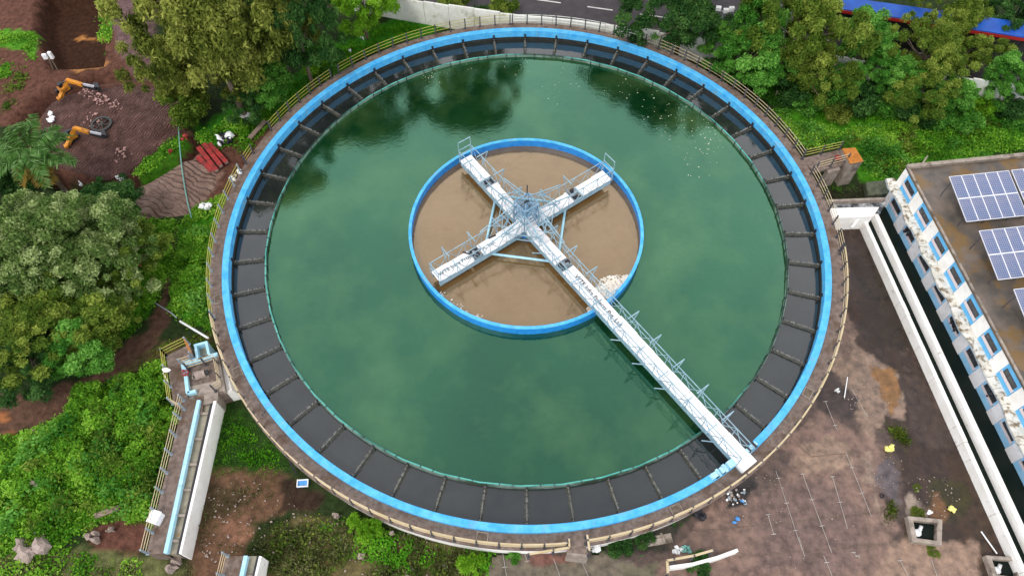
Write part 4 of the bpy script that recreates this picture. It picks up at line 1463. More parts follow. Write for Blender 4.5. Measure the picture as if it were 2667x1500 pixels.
mb.bar(a + nb_ * .03 - Vector((0, 0, .22)), b + nb_ * .03 - Vector((0, 0, .22)), .06, .24)
mb.build('fascia', M_redfas, sh)
mb = MB()
q = [a - nb_ * .4, b - nb_ * .4, c, d]
mb.prism([(v.x, v.y) for v in q], G, .55)
mb.build('wall', M_wet, sh)
fl = empty('floodlight_mast', U(1818, 60, G), 'white floodlights on a mast standing between the trees by the road', 'floodlight')
p = U(1822, 28, 1.9)
fl.location = (p.x, p.y, G)
mb = MB(); mb.tube([(p.x, p.y, G), (p.x, p.y, 1.9)], .07, 8); mb.bar((p.x - .6, p.y, 1.85), (p.x + .6, p.y, 1.85), .08); mb.build('pole', M_pipe, fl)
for dx, dz in ((-.55, .15), (.1, -.05), (.5, .12)):
    mb = MB(); mb.box((p.x + dx, p.y - .12, 2.05 + dz), (.42, .28, .34), .2 * dx); mb.build('lamp_head', M_bag, fl, bevel=.03)
sl = empty('street_lamp', (0, 0, 0), 'dark street lamp pole rising in front of the blue roof at the upper right corner', 'street lamp')
p = U(2512, 100, G); sl.location = (p.x, p.y, G)
mb = MB()
q = U(2556, 14, 4.5)
mb.tube([(p.x, p.y, G), (p.x + .1, p.y + .1, 1.0), (q.x * .5 + p.x * .5, q.y * .4 + p.y * .6, 4.0), (q.x, p.y + .4, 4.6)], [.11, .09, .07, .05], 7)
mb.build('pole', M_black, sl)
mb = MB(); mb.box((q.x, p.y + .4, 4.6), (.7, .25, .12), .3); mb.build('lamp_head', M_black, sl)
# ------------------------------------------------------------------ inlet works on the left
LZ = -.5
iw = empty('inlet_works', U(470, 960, G), 'concrete inlet platform with pale blue edges at the lower left of the tank', 'inlet platform')
def pl(px, z): return [(v.x, v.y) for v in (U(*p, z) for p in px)]
mb = MB()
mb.prism(pl([(418, 895), (476, 866), (490, 904), (460, 918), (475, 1008), (512, 996), (508, 1040), (466, 1034), (436, 1016)], LZ), G - .1, LZ)
mb.build('platform', M_conc_br, iw)
# small upper chamber with pale blue rim
def rimbox(px, z, wall, zin, name, m_rim, m_in, parent, bottom=G):
    q = [U(*p, z) for p in px]
    c = sum(q, Vector()) / len(q)
    n = len(q)
    ins = []
    for k in range(n):
        a, b, d = q[k - 1], q[k], q[(k + 1) % n]
        e1, e2 = (a - b).normalized(), (d - b).normalized()
        s = max(.3, abs(e1.cross(e2).z))
        ins.append(b + (e1 + e2) * (wall / s))
    mb = MB()
    for k in range(n):
        a, b, bi, ai = q[k], q[(k + 1) % n], ins[(k + 1) % n], ins[k]
        mb.prism([(v.x, v.y) for v in (a, b, bi, ai)], bottom - .1, z + .002 * (k % 2))
    o = mb.build(name, m_rim, parent)
    mb = MB()
    mb.prism([(v.x, v.y) for v in ins], bottom - .1, zin)
    mb.build('channel_bed', m_in, o)
    return o
rimbox([(487, 866), (521, 857), (529, 895), (494, 906)], LZ + .25, .15, LZ - .25, 'upper_chamber', M_lblue, M_chan, iw)
mb = MB()
mb.prism(pl([(462, 918), (548, 895), (566, 985), (545, 992), (499, 1002), (476, 1009)], LZ), G - .1, LZ - .1)
mb.build('gear_floor', M_conc_br, iw)
mb = MB()
mb.bar(U(462, 916, LZ + .1), U(549, 893, LZ + .1), .26, .3)
mb.bar(U(462, 914, LZ + .1), U(466, 938, LZ + .1), .26, .3)
mb.build('blue_beam', M_lblue, iw)
mb = MB()
mb.bar(U(549, 893, LZ + .02), U(566, 986, LZ + .02), .16, .4)
mb.build('side_wall', M_conc, iw)
mb = MB()
b0, b1 = U(556, 903, LZ - .1), U(569, 986, LZ - .1)
dn = Vector((b1.y - b0.y, -(b1.x - b0.x), 0)).normalized()
if dn.x < 0: dn = -dn
vs = [b0, b1, b1 + dn * .35, b0 + dn * .1]
mb.add([(v.x, v.y, G - .1) for v in (b0, b1, b1 + dn * .7, b0 + dn * .35)] + [(v.x, v.y, LZ - .12) for v in vs], [(3, 2, 1, 0), (4, 5, 6, 7), (0, 1, 5, 4), (1, 2, 6, 5), (2, 3, 7, 6), (3, 0, 4, 7)])
mb.build('buttress', M_whitewall, iw)
mb = MB()
mb.prism(pl([(478, 972), (556, 955), (562, 982), (482, 1002)], LZ - .05), LZ - .12, LZ - .05)
mb.build('apron', M_conc, iw)
mb = MB()
pth = [(469, 948), (474, 991), (494, 985)]
for a, b in zip(pth, pth[1:]): mb.bar(U(*a, LZ + .08), U(*b, LZ + .08), .2, .3)
mb.build('edge_kerb', M_lblue, iw)
mb = MB()
mb.prism(pl([(455, 1004), (549, 984), (547, 1010), (505, 1020), (464, 1036)], LZ - .03), G - .1, LZ - .03)
mb.build('landing', M_conc, iw)
gm = empty('gear_motor', U(502, 941, LZ - .1), 'rusty grey motor with gear drum on the inlet platform', 'motor')
mb = MB(); mb.tube([U(492, 946, LZ + .15), U(516, 938, LZ + .15)], .24, 12); mb.build('drum', M_rock, gm)
mb = MB(); mb.tube([U(516, 938, LZ + .15), U(524, 935, LZ + .15)], .15, 10); mb.tube([U(486, 948, LZ + .15), U(492, 946, LZ + .15)], .1, 8); mb.build('shaft', M_black, gm)
mb = MB(); mb.box(U(505, 942, LZ - .05), (1.0, .5, .12), .2); mb.build('bed_plate', M_conc, gm)
mb = MB(); mb.ring([(.16, LZ + .32), (.2, LZ + .32), (.2, LZ + .38), (.16, LZ + .38)], n=16, c=tuple(U(466, 938, LZ + .35)[:2])); mb.tube([U(466, 938, LZ), U(466, 938, LZ) + Vector((0, 0, .4))], .06, 8)
p = U(466, 938, LZ + .35)
for a in range(4): mb.bar(p, p + Vector((.18 * math.cos(a * 1.57), .18 * math.sin(a * 1.57), 0)), .03)
single('red_handwheel', mb, M_red, 'small red valve wheel beside the pale blue beam', 'handwheel')
IR = 'railings on the inlet platform'
railing('inlet_railing', [U(418, 895, LZ), U(476, 866, LZ)], 'yellow railing on the upper edge of the inlet platform', IR, M_yrail, post_m=M_pipe, spacing=1.0, z=LZ)
railing('inlet_railing', [U(476, 866, LZ), U(489, 902, LZ)], 'brown yellow railing between the inlet platform and the small upper chamber', IR, M_orange, post_m=M_pipe, spacing=1.0, z=LZ)
railing('inlet_railing', [U(418, 895, LZ), U(436, 1014, LZ)], 'yellow railing on the outer left edge of the inlet platform', IR, M_yrail, post_m=M_pipe, spacing=1.1, z=LZ)
railing('inlet_railing', [U(436, 1016, LZ), U(464, 1030, LZ)], 'short cream railing joining the platform railing to the long channel railing', IR, M_crail, post_m=M_pipe, spacing=1.0, z=LZ)
railing('inlet_railing', [U(462, 920, LZ), U(488, 912, LZ)], 'short pinkish railing in the middle of the inlet platform', IR, M_crail, post_m=M_pipe, spacing=.9, z=LZ)
railing('inlet_railing', [U(475, 930, LZ), U(548, 908, LZ), U(560, 975, LZ), U(543, 984, LZ)], 'black posted railing round the motor on the inlet platform', IR, M_crail, spacing=.9, z=LZ)

# long channel with its walkway
def long_channel(sh, y0, y1, lab, lab2, cut=None):
    t0, t1 = (y0 - 1005) / (1392 - 1005), (y1 - 1005) / (1392 - 1005)
    def edge(xt, xb, dx=0):
        f = lambda t: (xt + (xb - xt) * t + sh, 1005 + (1392 - 1005) * t)
        return f(t0), f(t1)
    t = empty('inlet_channel', U(*edge(500, 430)[0], G), lab, 'channel', 'channels with a pale blue kerb')
    def seg(xa, xb, z0, z1, name, m):
        a, b = edge(*xa); c, d = edge(*xb)
        q = [U(*p, z1) for p in (a, b, d, c)]
        mb = MB()
        mb.prism([(v.x, v.y) for v in q], z0, z1)
        return mb.build(name, m, t)
    seg((462, 368), (499, 412), G - .1, LZ + .008, 'walkway', M_conc_br)
    a, b = edge(503, 419)
    mb = MB(); mb.bar(U(*a, LZ + .03), U(*b, LZ + .03), .22, .36); k_ = mb.build('blue_kerb', M_lblue, t, bevel=.03)
    seg((508, 425), (531, 444), G - .1, LZ - .22, 'channel_bed', M_chan)
    seg((531, 444), (538, 450), G - .1, LZ - .04, 'inner_lip', M_black)
    seg((538, 450), (545, 456), G - .2, LZ, 'outer_wall', M_whitewall)
    c0, c1 = edge(510, 427); e0, e1 = edge(534, 447)
    n = max(1, int((y1 - y0) / 60))
    for k in range(n):
        f = (k + .5) / n
        p = U(*[c0[i] + (c1[i] - c0[i]) * f for i in (0, 1)], LZ - .1); q = U(*[e0[i] + (e1[i] - e0[i]) * f for i in (0, 1)], LZ - .1)
        mb = MB()
        mb.bar(p, q, .14, .1)
        mb.build('cross_strut', M_conc, t)
    a, b = edge(464, 372)
    railing('channel_railing', [U(*a, LZ), U(*b, LZ)], lab2, 'railings along the channel walkways', M_crail, post_m=M_pipe, spacing=1.15, z=LZ)
long_channel(0, 1008, 1392, 'long channel with pale blue kerb and white outer wall running down from the inlet platform', 'three bar cream railing down the long channel walkway')
long_channel(203, 1398, 1500, 'short channel piece with pale blue kerb at the bottom picture edge', 'short cream railing at the bottom edge beside the second channel piece')
mb = MB()
p = U(399, 1306, LZ)
mb.box((p.x, p.y, LZ + .3), (.52, .62, .58), -.25, 0)
mb.box((p.x, p.y, LZ + .61), (.58, .68, .05), -.25, 0)
single('white_cabinet', mb, M_white, 'white box cabinet standing on the channel walkway by the railing', 'cabinet', bevel=.02)
mb = MB()
p = U(418, 930, .55)
mb.blob(p, (.26, .14, .14), 3, 1)
mb.tube([p, U(410, 938, .2), U(424, 962, LZ)], .03, 5)
single('white_lamp', mb, M_bag, 'small white lamp with wire on the outer railing of the inlet platform', 'lamp')
mb = MB(); mb.tube([U(453, 808, -1.5), U(523, 850, -.3)], .07, 7)
single('white_pole', mb, M_bag, 'white pole leaning from the plants towards the left tank edge', 'pole')
mb = MB(); mb.tube([U(384, 758, -1.6), U(432, 788, -1.3), U(445, 800, -1.5)], .035, 6)
single('thin_pipe', mb, M_pipe, 'thin grey pipe crossing the trodden path in the plants', 'pipe')
mb = MB(); mb.tube([U(449, 318, G + .2), U(452, 370, G + .25), U(457, 420, G + .32), U(466, 480, G + .32), U(473, 515, G + .3), U(482, 548, G + .2)], .045, 6)
single('green_hose', mb, M_tealp, 'long thin green hose lying across the rutted mud', 'hose')
# ------------------------------------------------------------------ trees, palm and ground cover
L_tuft = leafmat('yard_tuft_leaves', (0.07, 0.11, 0.015), (0.15, 0.20, 0.03), (0.28, 0.32, 0.06))
TL_ = 'trees along the left side'; TR_ = 'trees along the road wall'; TB = 'bushes in the garden'
trees = [
 ('tree', 'feather', L_feather, 520, 70, 158, 'tall feathery yellow green tree towering over the muddy pit', TL_, 1.5),
 ('tree', 'feather_open', L_feather, 462, 168, 92, 'lower yellow green tree overhanging the pit edge', TL_, 1.0),
 ('tree', 'feather', L_feather, 600, 140, 88, 'yellow green tree on the tank side of the tallest feathery one', TL_, 1.1),
 ('tree', 'feather_open', L_feather, 680, 40, 90, 'yellow green tree at the top edge, next to dark green trees', TL_, 1.6),
 ('tree', 'dense', L_dark, 742, 72, 98, 'dark green tree between the yellow green trees and the grass slope', TL_, 1.6),
 ('tree', 'dense_open', L_green, 674, 204, 70, 'mid green tree low beside the yellow green trees', TL_, .8),
 ('tree', 'dense', L_dark, 626, 236, 58, 'dark tree just above the white sheet on the grass', TL_, .8),
 ('bush', 'shrub', L_olive, 470, 258, 66, 'dull olive tangle at the right edge of the muddy pit', TB, 1.3),
 ('tree', 'dense_open', L_lime, 905, 8, 84, 'fresh lime green tree at the top edge by the white wall', TL_, 1.0),
 ('bush', 'shrub', L_green, 800, 135, 40, 'round mid green bush at the foot of the dark trees', TB, 1.2),
 ('bush', 'shrub', L_lime, 790, 165, 32, 'small lime bush on the grass slope below the dark trees', TB, 1.1),
 ('bush', 'shrub', L_green, 828, 186, 26, 'green bush growing through the tank railing gap', TB, 1.1),
 ('bush', 'shrub_open', L_olive, 1150, 4, 40, 'reddish olive bush hanging over the white wall', TB, 1.2),
 ('bush', 'shrub_open', L_olive, 1270, 22, 36, 'small yellow flowered bush at the road side of the wall', TB, 1.0),
 ('bush', 'shrub', L_dark, 1205, 42, 34, 'dark bush at the foot of the white wall near the far railing', TB, 1.0),
 ('tree', 'broad', L_grey, 118, 596, 142, 'large grey green tree below the palm', TL_, 1.0),
 ('tree', 'broad_open', L_grey, 50, 690, 130, 'grey green tree cut by the left picture edge', TL_, 1.0),
 ('tree', 'broad', L_grey, 215, 660, 125, 'grey green tree with yellow sprays, facing the trodden path', TL_, .95),
 ('tree', 'broad_open', L_olive, 300, 610, 92, 'olive tree at the right end of the left grove', TL_, .9),
 ('tree', 'dense', L_dark, 280, 520, 88, 'dark green tree between the palm and the rutted mud', TL_, .85),
 ('tree', 'broad', L_olive, 110, 800, 125, 'olive green tree low in the left grove', TL_, .85),
 ('tree', 'dense_open', L_olive, 250, 800, 95, 'dark olive tree near the footpath bend', TL_, .85),
 ('tree', 'dense_open', L_green, 190, 880, 90, 'green tree at the lower end of the left grove', TL_, .8),
 ('tree', 'dense', L_dark, 60, 880, 90, 'dark tree at the left edge above the brown track', TL_, .8),
 ('bush', 'shrub', L_dark, 22, 430, 70, 'dark grey green bush under the palm at the left edge', TB, 1.2),
 ('bush', 'shrub', L_lime, 264, 648, 24, 'yellow flowering spray on the tree facing the path', TB, 2.6),
 ('tree', 'dense', L_dark, 1722, 44, 98, 'dark fine leaved tree where the road disappears', TR_, 1.0),
 ('tree', 'dense_open', L_green, 1880, 150, 88, 'bluish green tree behind the cream railing arc', TR_, .95),
 ('tree', 'dense_open', L_green, 1905, 80, 80, 'bluish green tree beside the white floodlights', TR_, 1.3),
 ('tree', 'feather_open', L_olive, 2020, 70, 108, 'broad olive tree in the middle of the road side trees', TR_, 1.25),
 ('tree', 'feather_open', L_olive, 2050, 175, 78, 'olive tree hanging over the white wall, nearest the tank', TR_, .9),
 ('tree', 'dense_open', L_green, 2175, 108, 78, 'bright mid green round tree below the blue roof', TR_, .95),
 ('tree', 'dense_open', L_green, 2215, 180, 66, 'mid green tree just inside the wall, below the round one', TR_, .85),
 ('tree', 'feather', L_olive, 2345, 128, 80, 'brownish olive feathery tree in front of the blue roof', TR_, 1.05),
 ('tree', 'feather', L_olive, 2402, 45, 72, 'tall olive feathery tree at the top edge between the roofs', TR_, 1.15),
 ('tree', 'feather_open', L_olive, 2440, 125, 60, 'small olive tree left of the open road', TR_, .9),
 ('tree', 'feather_open', L_olive, 2330, 215, 80, 'olive bushy tree above the dark hollow', TR_, .8),
 ('tree', 'dense_open', L_green, 2535, 205, 68, 'green tree on the right edge in front of the road', TR_, .9),
 ('tree', 'dense', L_dark, 2560, 20, 70, 'dark tree at the upper right corner', TR_, 1.0),
 ('bush', 'shrub', L_green, 2085, 218, 52, 'mid green bush inside the wall beside the olive tree', TB, 1.3),
 ('bush', 'shrub', L_dark, 2170, 245, 60, 'dark bush in the middle of the right hand garden', TB, 1.1),
 ('bush', 'shrub', L_dark, 1995, 225, 52, 'dark bush by the pale stone near the railing arc', TB, 1.1),
 ('bush', 'shrub', L_dark, 2305, 278, 52, 'dark low bush beside the bare soil patch', TB, .9),
 ('bush', 'shrub', L_green, 2235, 262, 50, 'green bush between the two dark garden bushes', TB, 1.0),
 ('bush', 'shrub', L_lime, 2480, 262, 36, 'small lime bush at the right of the garden', TB, 1.0),
 ('bush', 'shrub', L_dark, 2545, 270, 46, 'dark bush at the right picture edge above the grass', TB, 1.0),
 ('bush', 'shrub', L_green, 2420, 300, 44, 'mid green bush at the top of the right hand grass', TB, .9),
 ('bush', 'shrub', L_dark, 2110, 280, 40, 'small dark bush at the upper edge of the bright weeds', TB, .9),
 ('bush', 'shrub', L_dark, 1830, 190, 46, 'dark bush at the foot of the bluish green trees', TB, 1.0),
 ('bush', 'shrub', L_lime, 930, 1330, 34, 'fresh lime bush under the near edge of the tank', TB, 1.2),
 ('bush', 'shrub_open', L_lime, 895, 1320, 26, 'small yellowish bush left of the lime bush below the tank', TB, 1.0),
 ('bush', 'shrub_open', L_lime, 1188, 1420, 34, 'lime bush at the bottom edge left of the pavement', TB, 1.0),
 ('bush', 'shrub_open', L_green, 1292, 1398, 22, 'small spiky plant in the ditch beside the footbridge rail', TB, .8),
 ('bush', 'shrub', L_dark, 1560, 1372, 32, 'dark bush behind the white bags below the tank', TB, .8),
 ('bush', 'shrub', L_dark, 1622, 1352, 26, 'dark green bush against the white tank wall at lower right', TB, .9),
 ('bush', 'shrub_open', L_dark, 1760, 1425, 34, 'dark plant behind the white kerb at the bottom edge', TB, .8),
 ('bush', 'shrub', L_green, 2308, 1288, 18, 'green weed on the top edge of the open pit', TB, .6),
 ('bush', 'shrub', L_olive, 2305, 1225, 12, 'tiny weed on the grey puddle', TB, .5),
 ('bush', 'shrub', L_green, 2345, 1385, 18, 'green weed just below the open pit', TB, .4),
 ('bush', 'shrub', L_cover, 370, 970, 60, 'tall bright green bush left of the inlet platform railing', TB, .9),
 ('bush', 'shrub', L_cover, 300, 1040, 70, 'bright green bush in the middle of the lower left thicket', TB, .7),
 ('bush', 'shrub', L_cover, 395, 1060, 50, 'leafy bush against the long channel railing', TB, .9),
 ('bush', 'shrub', L_cover, 210, 1010, 54, 'bright bush at the brown track edge', TB, .8),
 ('bush', 'shrub', L_cover, 180, 1110, 54, 'mid green bush in the lower left thicket', TB, .7),
 ('bush', 'shrub', L_cover, 90, 1190, 66, 'yellowish bright bush near the left edge of the thicket', TB, .6),
 ('bush', 'shrub', L_cover, 260, 1180, 60, 'mid green bush above the fallen grey board', TB, .7),
 ('bush', 'shrub', L_cover, 340, 1170, 54, 'bright bush beside the channel railing, lower down', TB, .8),
 ('bush', 'shrub', L_cover, 500, 620, 50, 'bright bush between the path and the left tank railing', TB, .6),
 ('bush', 'shrub', L_cover, 480, 720, 48, 'bright bush lower down between the path and the tank', TB, .6),
 ('bush', 'shrub', L_cover, 390, 620, 40, 'bright bush on the grove side of the path', TB, .7),
 ('bush', 'shrub', L_cover, 350, 740, 56, 'mid green bush at the foot of the left grove', TB, .7),
 ('tree', 'dense_open', L_green, 1815, 120, 62, 'small mid green tree between the dark fine leaved tree and the bluish one', TR_, .8),
 ('tree', 'dense_open', L_green, 1960, 165, 64, 'small mid green tree right of the bluish green one', TR_, .8),
 ('tree', 'dense_open', L_green, 2270, 205, 62, 'mid green tree inside the wall in the garden middle', TR_, .8),
 ('tree', 'dense_open', L_green, 2125, 200, 54, 'small mid green tree in front of the white wall', TR_, .8),
 ('tree', 'dense_open', L_green, 2400, 240, 62, 'mid green tree in front of the white wall at the right', TR_, .8),
 ('bush', 'shrub', L_green, 2350, 290, 46, 'mid green bush over the bare soil patch', TB, .9),
 ('bush', 'shrub', L_lime, 2120, 235, 34, 'light green bush among the garden bushes', TB, 1.0),
 ('bush', 'shrub', L_green, 2030, 260, 40, 'mid green bush at the garden edge near the railing', TB, .9),
]
for nm, key, lm, x, y, r, lab, grp, sz in trees:
    if 'tuft' in lab or 'weed' in lab: lm = L_tuft
    plant(nm, key, lm, x, y, r, lab, 'tree' if nm == 'tree' else 'bush', grp, sz=sz)

for i, (x, y, h) in enumerate(((-6.5, 24.9, 4.4), (-17.5, 24.5, 4.8), (9.5, 29.6, 4.3), (12.6, 23.6, 3.7))):
    t = empty('tree', (x, y, G), ['tall yellow green tree behind the white wall, mirrored in the far water', 'tall yellow green tree beyond the top edge, left of the road', 'dark tall tree across the road beyond the dashes', 'dark tall tree by the road behind the far railing'][i], 'tree', 'tall trees across the road')
    t.scale = (h, h, h * 2.0)
    for nm, m_, lm in (('crown', PROTO['feather'][0] if i < 2 else PROTO['dense'][0], L_feather if i < 2 else L_dark), ('trunk', PROTO['dense'][1], None)):
        o = bpy.data.objects.new(nm, m_)
        COL.objects.link(o)
        o.parent = t
        if lm:
            o.material_slots[0].link = 'OBJECT'
            o.material_slots[0].material = lm
# palm
pc = U(72, 372, 3.4)
pt = empty('palm_tree', (pc.x, pc.y, G), 'palm with drooping green fronds and some dead yellow ones at the pit edge', 'palm')
mb = MB(); mb.tube([(pc.x, pc.y, G - .1), (pc.x + .1, pc.y, 1), (pc.x, pc.y, 3.3)], [.26, .2, .16], 9); mb.build('trunk', M_bark, pt)
g = np.random.default_rng(3)
def frond(az, el, ln, droop, lm, nm):
    t = np.linspace(0, 1, 34)
    d = np.array((math.cos(az), math.sin(az), 0))
    w = np.array((-d[1], d[0], 0))
    path = np.outer(t * ln * math.cos(el), d) + np.outer(t * ln * math.sin(el) - droop * t ** 2 * ln, (0, 0, 1))
    C, Nn, S, T, X = [], [], [], [], []
    for k in range(3, 34):
        for sd in (-1, 1):
            l = .95 * math.sin(math.pi * min(1, t[k] * .85 + .12)) + .1
            dirv = w * sd * .8 + d * .55 + np.array((0, 0, -.35)) + g.normal(size=3) * .08
            dirv /= np.linalg.norm(dirv)
            C.append(path[k] + dirv * l * .42)
            nn = np.cross(dirv, np.cross((0, 0, 1.0), dirv)) + g.normal(size=3) * .15
            Nn.append(nn / np.linalg.norm(nn))
            S.append(.10)
            T.append(.5 + g.normal() * .2)
            X.append(np.cross(dirv, nn))
    C, Nn = np.array(C), np.array(Nn)
    me = leafmesh(nm, C, Nn, np.array(S), np.array(T), 7.0, roll=norm(np.array(X)))
    me.materials.append(lm)
    o = bpy.data.objects.new(nm, me)
    COL.objects.link(o)
    o.parent = pt
    o.location = (0, 0, 3.3 - G)
for k in range(36):
    frond(k * 2.4 + g.uniform(-.2, .2), g.uniform(.05, 1.1), g.uniform(2.3, 3.0), g.uniform(.35, .75), L_palm, 'frond')
for k in range(8):
    frond(-1.6 + g.uniform(-.9, .9), g.uniform(-.9, -.3), g.uniform(1.7, 2.2), g.uniform(.3, .5), L_palmdead, 'dead_frond')

# ground cover: leafy carpets and grass, each one mass
def cover(name, label, poly, lm, dens, leaf, hmax, aspect, mode, z=G, jit=16, cat='ground cover', off=0.0, thr=.28):
    P = np.array([U(*p, z)[:2] for p in poly])
    lo, hi = P.min(0), P.max(0)
    n = int((hi - lo).prod() * dens)
    g = np.random.default_rng(len(poly) * 7 + n % 97)
    X = lo + g.random((n, 2)) * (hi - lo)
    q = proj(np.column_stack([X, np.full(n, z)]))
    d = sdist(q, np.array(poly, float)) + (fbm(X[:, 0] * .8, X[:, 1] * .8) - .5) * 2 * jit
    cl = fbm(X[:, 0] * .9 + 3 + off, X[:, 1] * .9 + off)
    X, cl, d = X[d > 0], cl[d > 0], d[d > 0]
    keep = g.random(len(X)) < np.clip((cl - thr) * 3.2, .12 if thr < .4 else 0, 1)
    X, cl, d = X[keep], cl[keep], d[keep]
    n = len(X)
    hgt = hmax * np.clip((cl - .25) * 2.6 + (fbm(X[:, 0] * 2.2 + 5, X[:, 1] * 2.2) - .5) * 1.6, .08, 1.5) * np.clip(d / 25, .35, 1)
    t0 = .40 + (fbm(X[:, 0] * .35 + 40, X[:, 1] * .35) - .5) * 1.1 + (fbm(X[:, 0] * 1.6 + 9, X[:, 1] * 1.6) - .5) * 0.9
    if mode == 'leaf':
        k = 7
        C = np.repeat(np.column_stack([X, np.full(n, z)]), k, 0)
        H = np.repeat(hgt, k)
        m = len(C)
        C[:, :2] += g.normal(size=(m, 2)) * .16
        C[:, 2] += H * g.uniform(.25, 1.05, m)
        Nn = norm(g.normal(size=(m, 3)) * .55 + np.array((0, 0, .8)))
        S = leaf * g.uniform(.6, 1.5, m)
        T = np.repeat(t0, k) + g.normal(size=m) * .18
        me = leafmesh(name, C, Nn, S, T, aspect)
    else:
        k = 5
        C = np.repeat(np.column_stack([X, np.full(n, z)]), k, 0)
        H = np.repeat(hgt, k) * g.uniform(.5, 1.2, n * k)
        m = len(C)
        C[:, :2] += g.normal(size=(m, 2)) * .10
        up = norm(np.column_stack([g.normal(size=(m, 2)) * .55, np.ones(m)]))
        C = C + up * (H * .5)[:, None]
        side = norm(np.cross(up, g.normal(size=(m, 3))))
        Nn = np.cross(up, side)
        T = np.repeat(t0, k) + g.normal(size=m) * .2
        S = np.maximum(H / aspect, leaf * .5)
        me = leafmesh(name, C, Nn, S, T, aspect, roll=side)
    me.materials.append(lm)
    o = bpy.data.objects.new(name, me)
    COL.objects.link(o)
    return tag(o, label, cat, None, 'stuff')
cover('leafy_cover', 'bright green leafy thicket at the lower left beside the long channel', [(-20, 1115), (200, 1035), (300, 955), (415, 945), (438, 1020), (450, 1040), (385, 1330), (300, 1305), (220, 1325), (130, 1385), (-20, 1400)], L_cover, 85, .105, .75, 1.5, 'leaf')
cover('leafy_cover', 'bright green weeds between the trodden path and the left tank railing', [(455, 560), (560, 495), (566, 560), (535, 690), (540, 840), (470, 812), (432, 775), (446, 650)], L_cover, 85, .10, .7, 1.5, 'leaf')
cover('leafy_cover', 'green weeds between the left grove and the trodden path', [(350, 565), (448, 555), (425, 680), (380, 790), (320, 850), (240, 910), (250, 800), (320, 640)], L_cover, 75, .10, .55, 1.5, 'leaf')
cover('grass', 'green grass slope between the dark trees and the yellow far railing', [(560, 340), (640, 290), (730, 190), (880, 90), (1060, 20), (1250, 45), (1200, 62), (985, 105), (860, 168), (690, 300), (630, 390), (590, 390)], L_grass, 75, .06, .34, 4.5, 'blade', cat='grass')
cover('leafy_cover', 'green weeds round the white litter above the red beams', [(475, 345), (560, 310), (640, 270), (690, 290), (640, 370), (600, 400), (500, 350)], L_cover, 26, .13, .45, 1.6, 'leaf')
cover('leafy_cover', 'bright weeds on the right between the tank and the building', [(1885, 195), (2000, 300), (2120, 330), (2250, 310), (2590, 290), (2590, 375), (2290, 415), (2240, 470), (2190, 440), (2120, 360), (2020, 375), (1950, 290)], L_cover, 60, .095, .5, 1.6, 'leaf')
cover('grass', 'tall grass under the road side trees on the right', [(1640, 110), (1850, 160), (2100, 200), (2590, 250), (2590, 310), (2250, 330), (2050, 320), (1930, 250), (1780, 150)], L_grass, 60, .06, .45, 4.5, 'blade', cat='grass')
cover('grass', 'grass in front of the building far end below the weeds', [(2180, 440), (2290, 415), (2590, 370), (2590, 400), (2290, 432), (2232, 500), (2110, 496), (2090, 470)], L_grass, 50, .05, .3, 4.5, 'blade', cat='grass')
cover('dry_grass', 'dull dry grass below the near left edge of the tank', [(640, 1345), (770, 1270), (860, 1290), (1000, 1330), (1240, 1400), (1230, 1470), (640, 1470), (620, 1420)], L_dull, 110, .05, .34, 4.5, 'blade', cat='grass')
cover('grass', 'dark green grass in the corner between the channel and the tank', [(556, 1000), (615, 1035), (735, 1180), (660, 1200), (530, 1190), (545, 1080)], L_grass, 60, .05, .25, 4.5, 'blade', cat='grass')
cover('dry_grass', 'sparse dry grass on the red soil right of the channel', [(490, 1290), (545, 1195), (690, 1190), (770, 1240), (700, 1330), (620, 1400), (480, 1392)], L_dull, 26, .05, .2, 4.5, 'blade', cat='grass')
cover('leafy_cover', 'low olive weeds in the dry grass below the tank', [(660, 1340), (780, 1280), (900, 1330), (1000, 1345), (1220, 1400), (1210, 1470), (660, 1470)], L_olive, 14, .09, .25, 1.5, 'leaf')
cover('dry_grass', 'pale dry grass along the bottom left picture edge', [(-20, 1385), (140, 1385), (300, 1400), (460, 1405), (550, 1470), (-20, 1470)], L_dull, 80, .06, .3, 4, 'blade', cat='grass')
cover('leafy_cover', 'lime grass strip along the top of the muddy pit', [(250, -20), (302, -20), (274, 104), (252, 108)], L_cover, 40, .12, .4, 1.5, 'leaf', jit=6)
cover('leafy_cover', 'bright weeds at the left edge above the pit', [(-20, 78), (88, 88), (84, 150), (62, 124), (-20, 112)], L_cover, 40, .12, .4, 1.5, 'leaf', jit=6)
cover('leafy_cover', 'small weed patch at the left edge beside the dirt track', [(-20, 150), (34, 160), (28, 196), (-20, 200)], L_cover, 36, .12, .3, 1.5, 'leaf', jit=6)
cover('leafy_cover', 'green weed rim along the lower right of the muddy mound', [(335, 436), (440, 334), (464, 350), (440, 386), (385, 424), (345, 448)], L_cover, 44, .12, .4, 1.5, 'leaf', jit=5)
cover('leafy_cover', 'olive weeds along the left bank of the muddy pit', [(15, 215), (60, 160), (70, 180), (40, 260), (10, 290)], L_olive, 36, .12, .5, 1.5, 'leaf', jit=6)
cover('leafy_cover', 'sparse olive weeds beside the inlet platform', [(330, 940), (410, 860), (540, 840), (560, 880), (480, 866), (410, 892), (415, 930), (340, 960)], L_olive, 12, .11, .25, 1.5, 'leaf', jit=8)
cover('leafy_cover', 'dark weeds under the near right edge of the tank', [(1488, 1376), (1600, 1345), (1740, 1286), (1730, 1310), (1650, 1350), (1600, 1396), (1500, 1400)], L_dark, 26, .13, .4, 1.5, 'leaf', jit=8)
cover('leafy_cover', 'olive weeds in a streak on the wet yard', [(2205, 1062), (2255, 1070), (2290, 1120), (2340, 1190), (2350, 1225), (2320, 1215), (2280, 1150), (2230, 1110)], L_olive, 26, .10, .2, 1.6, 'leaf', jit=6)

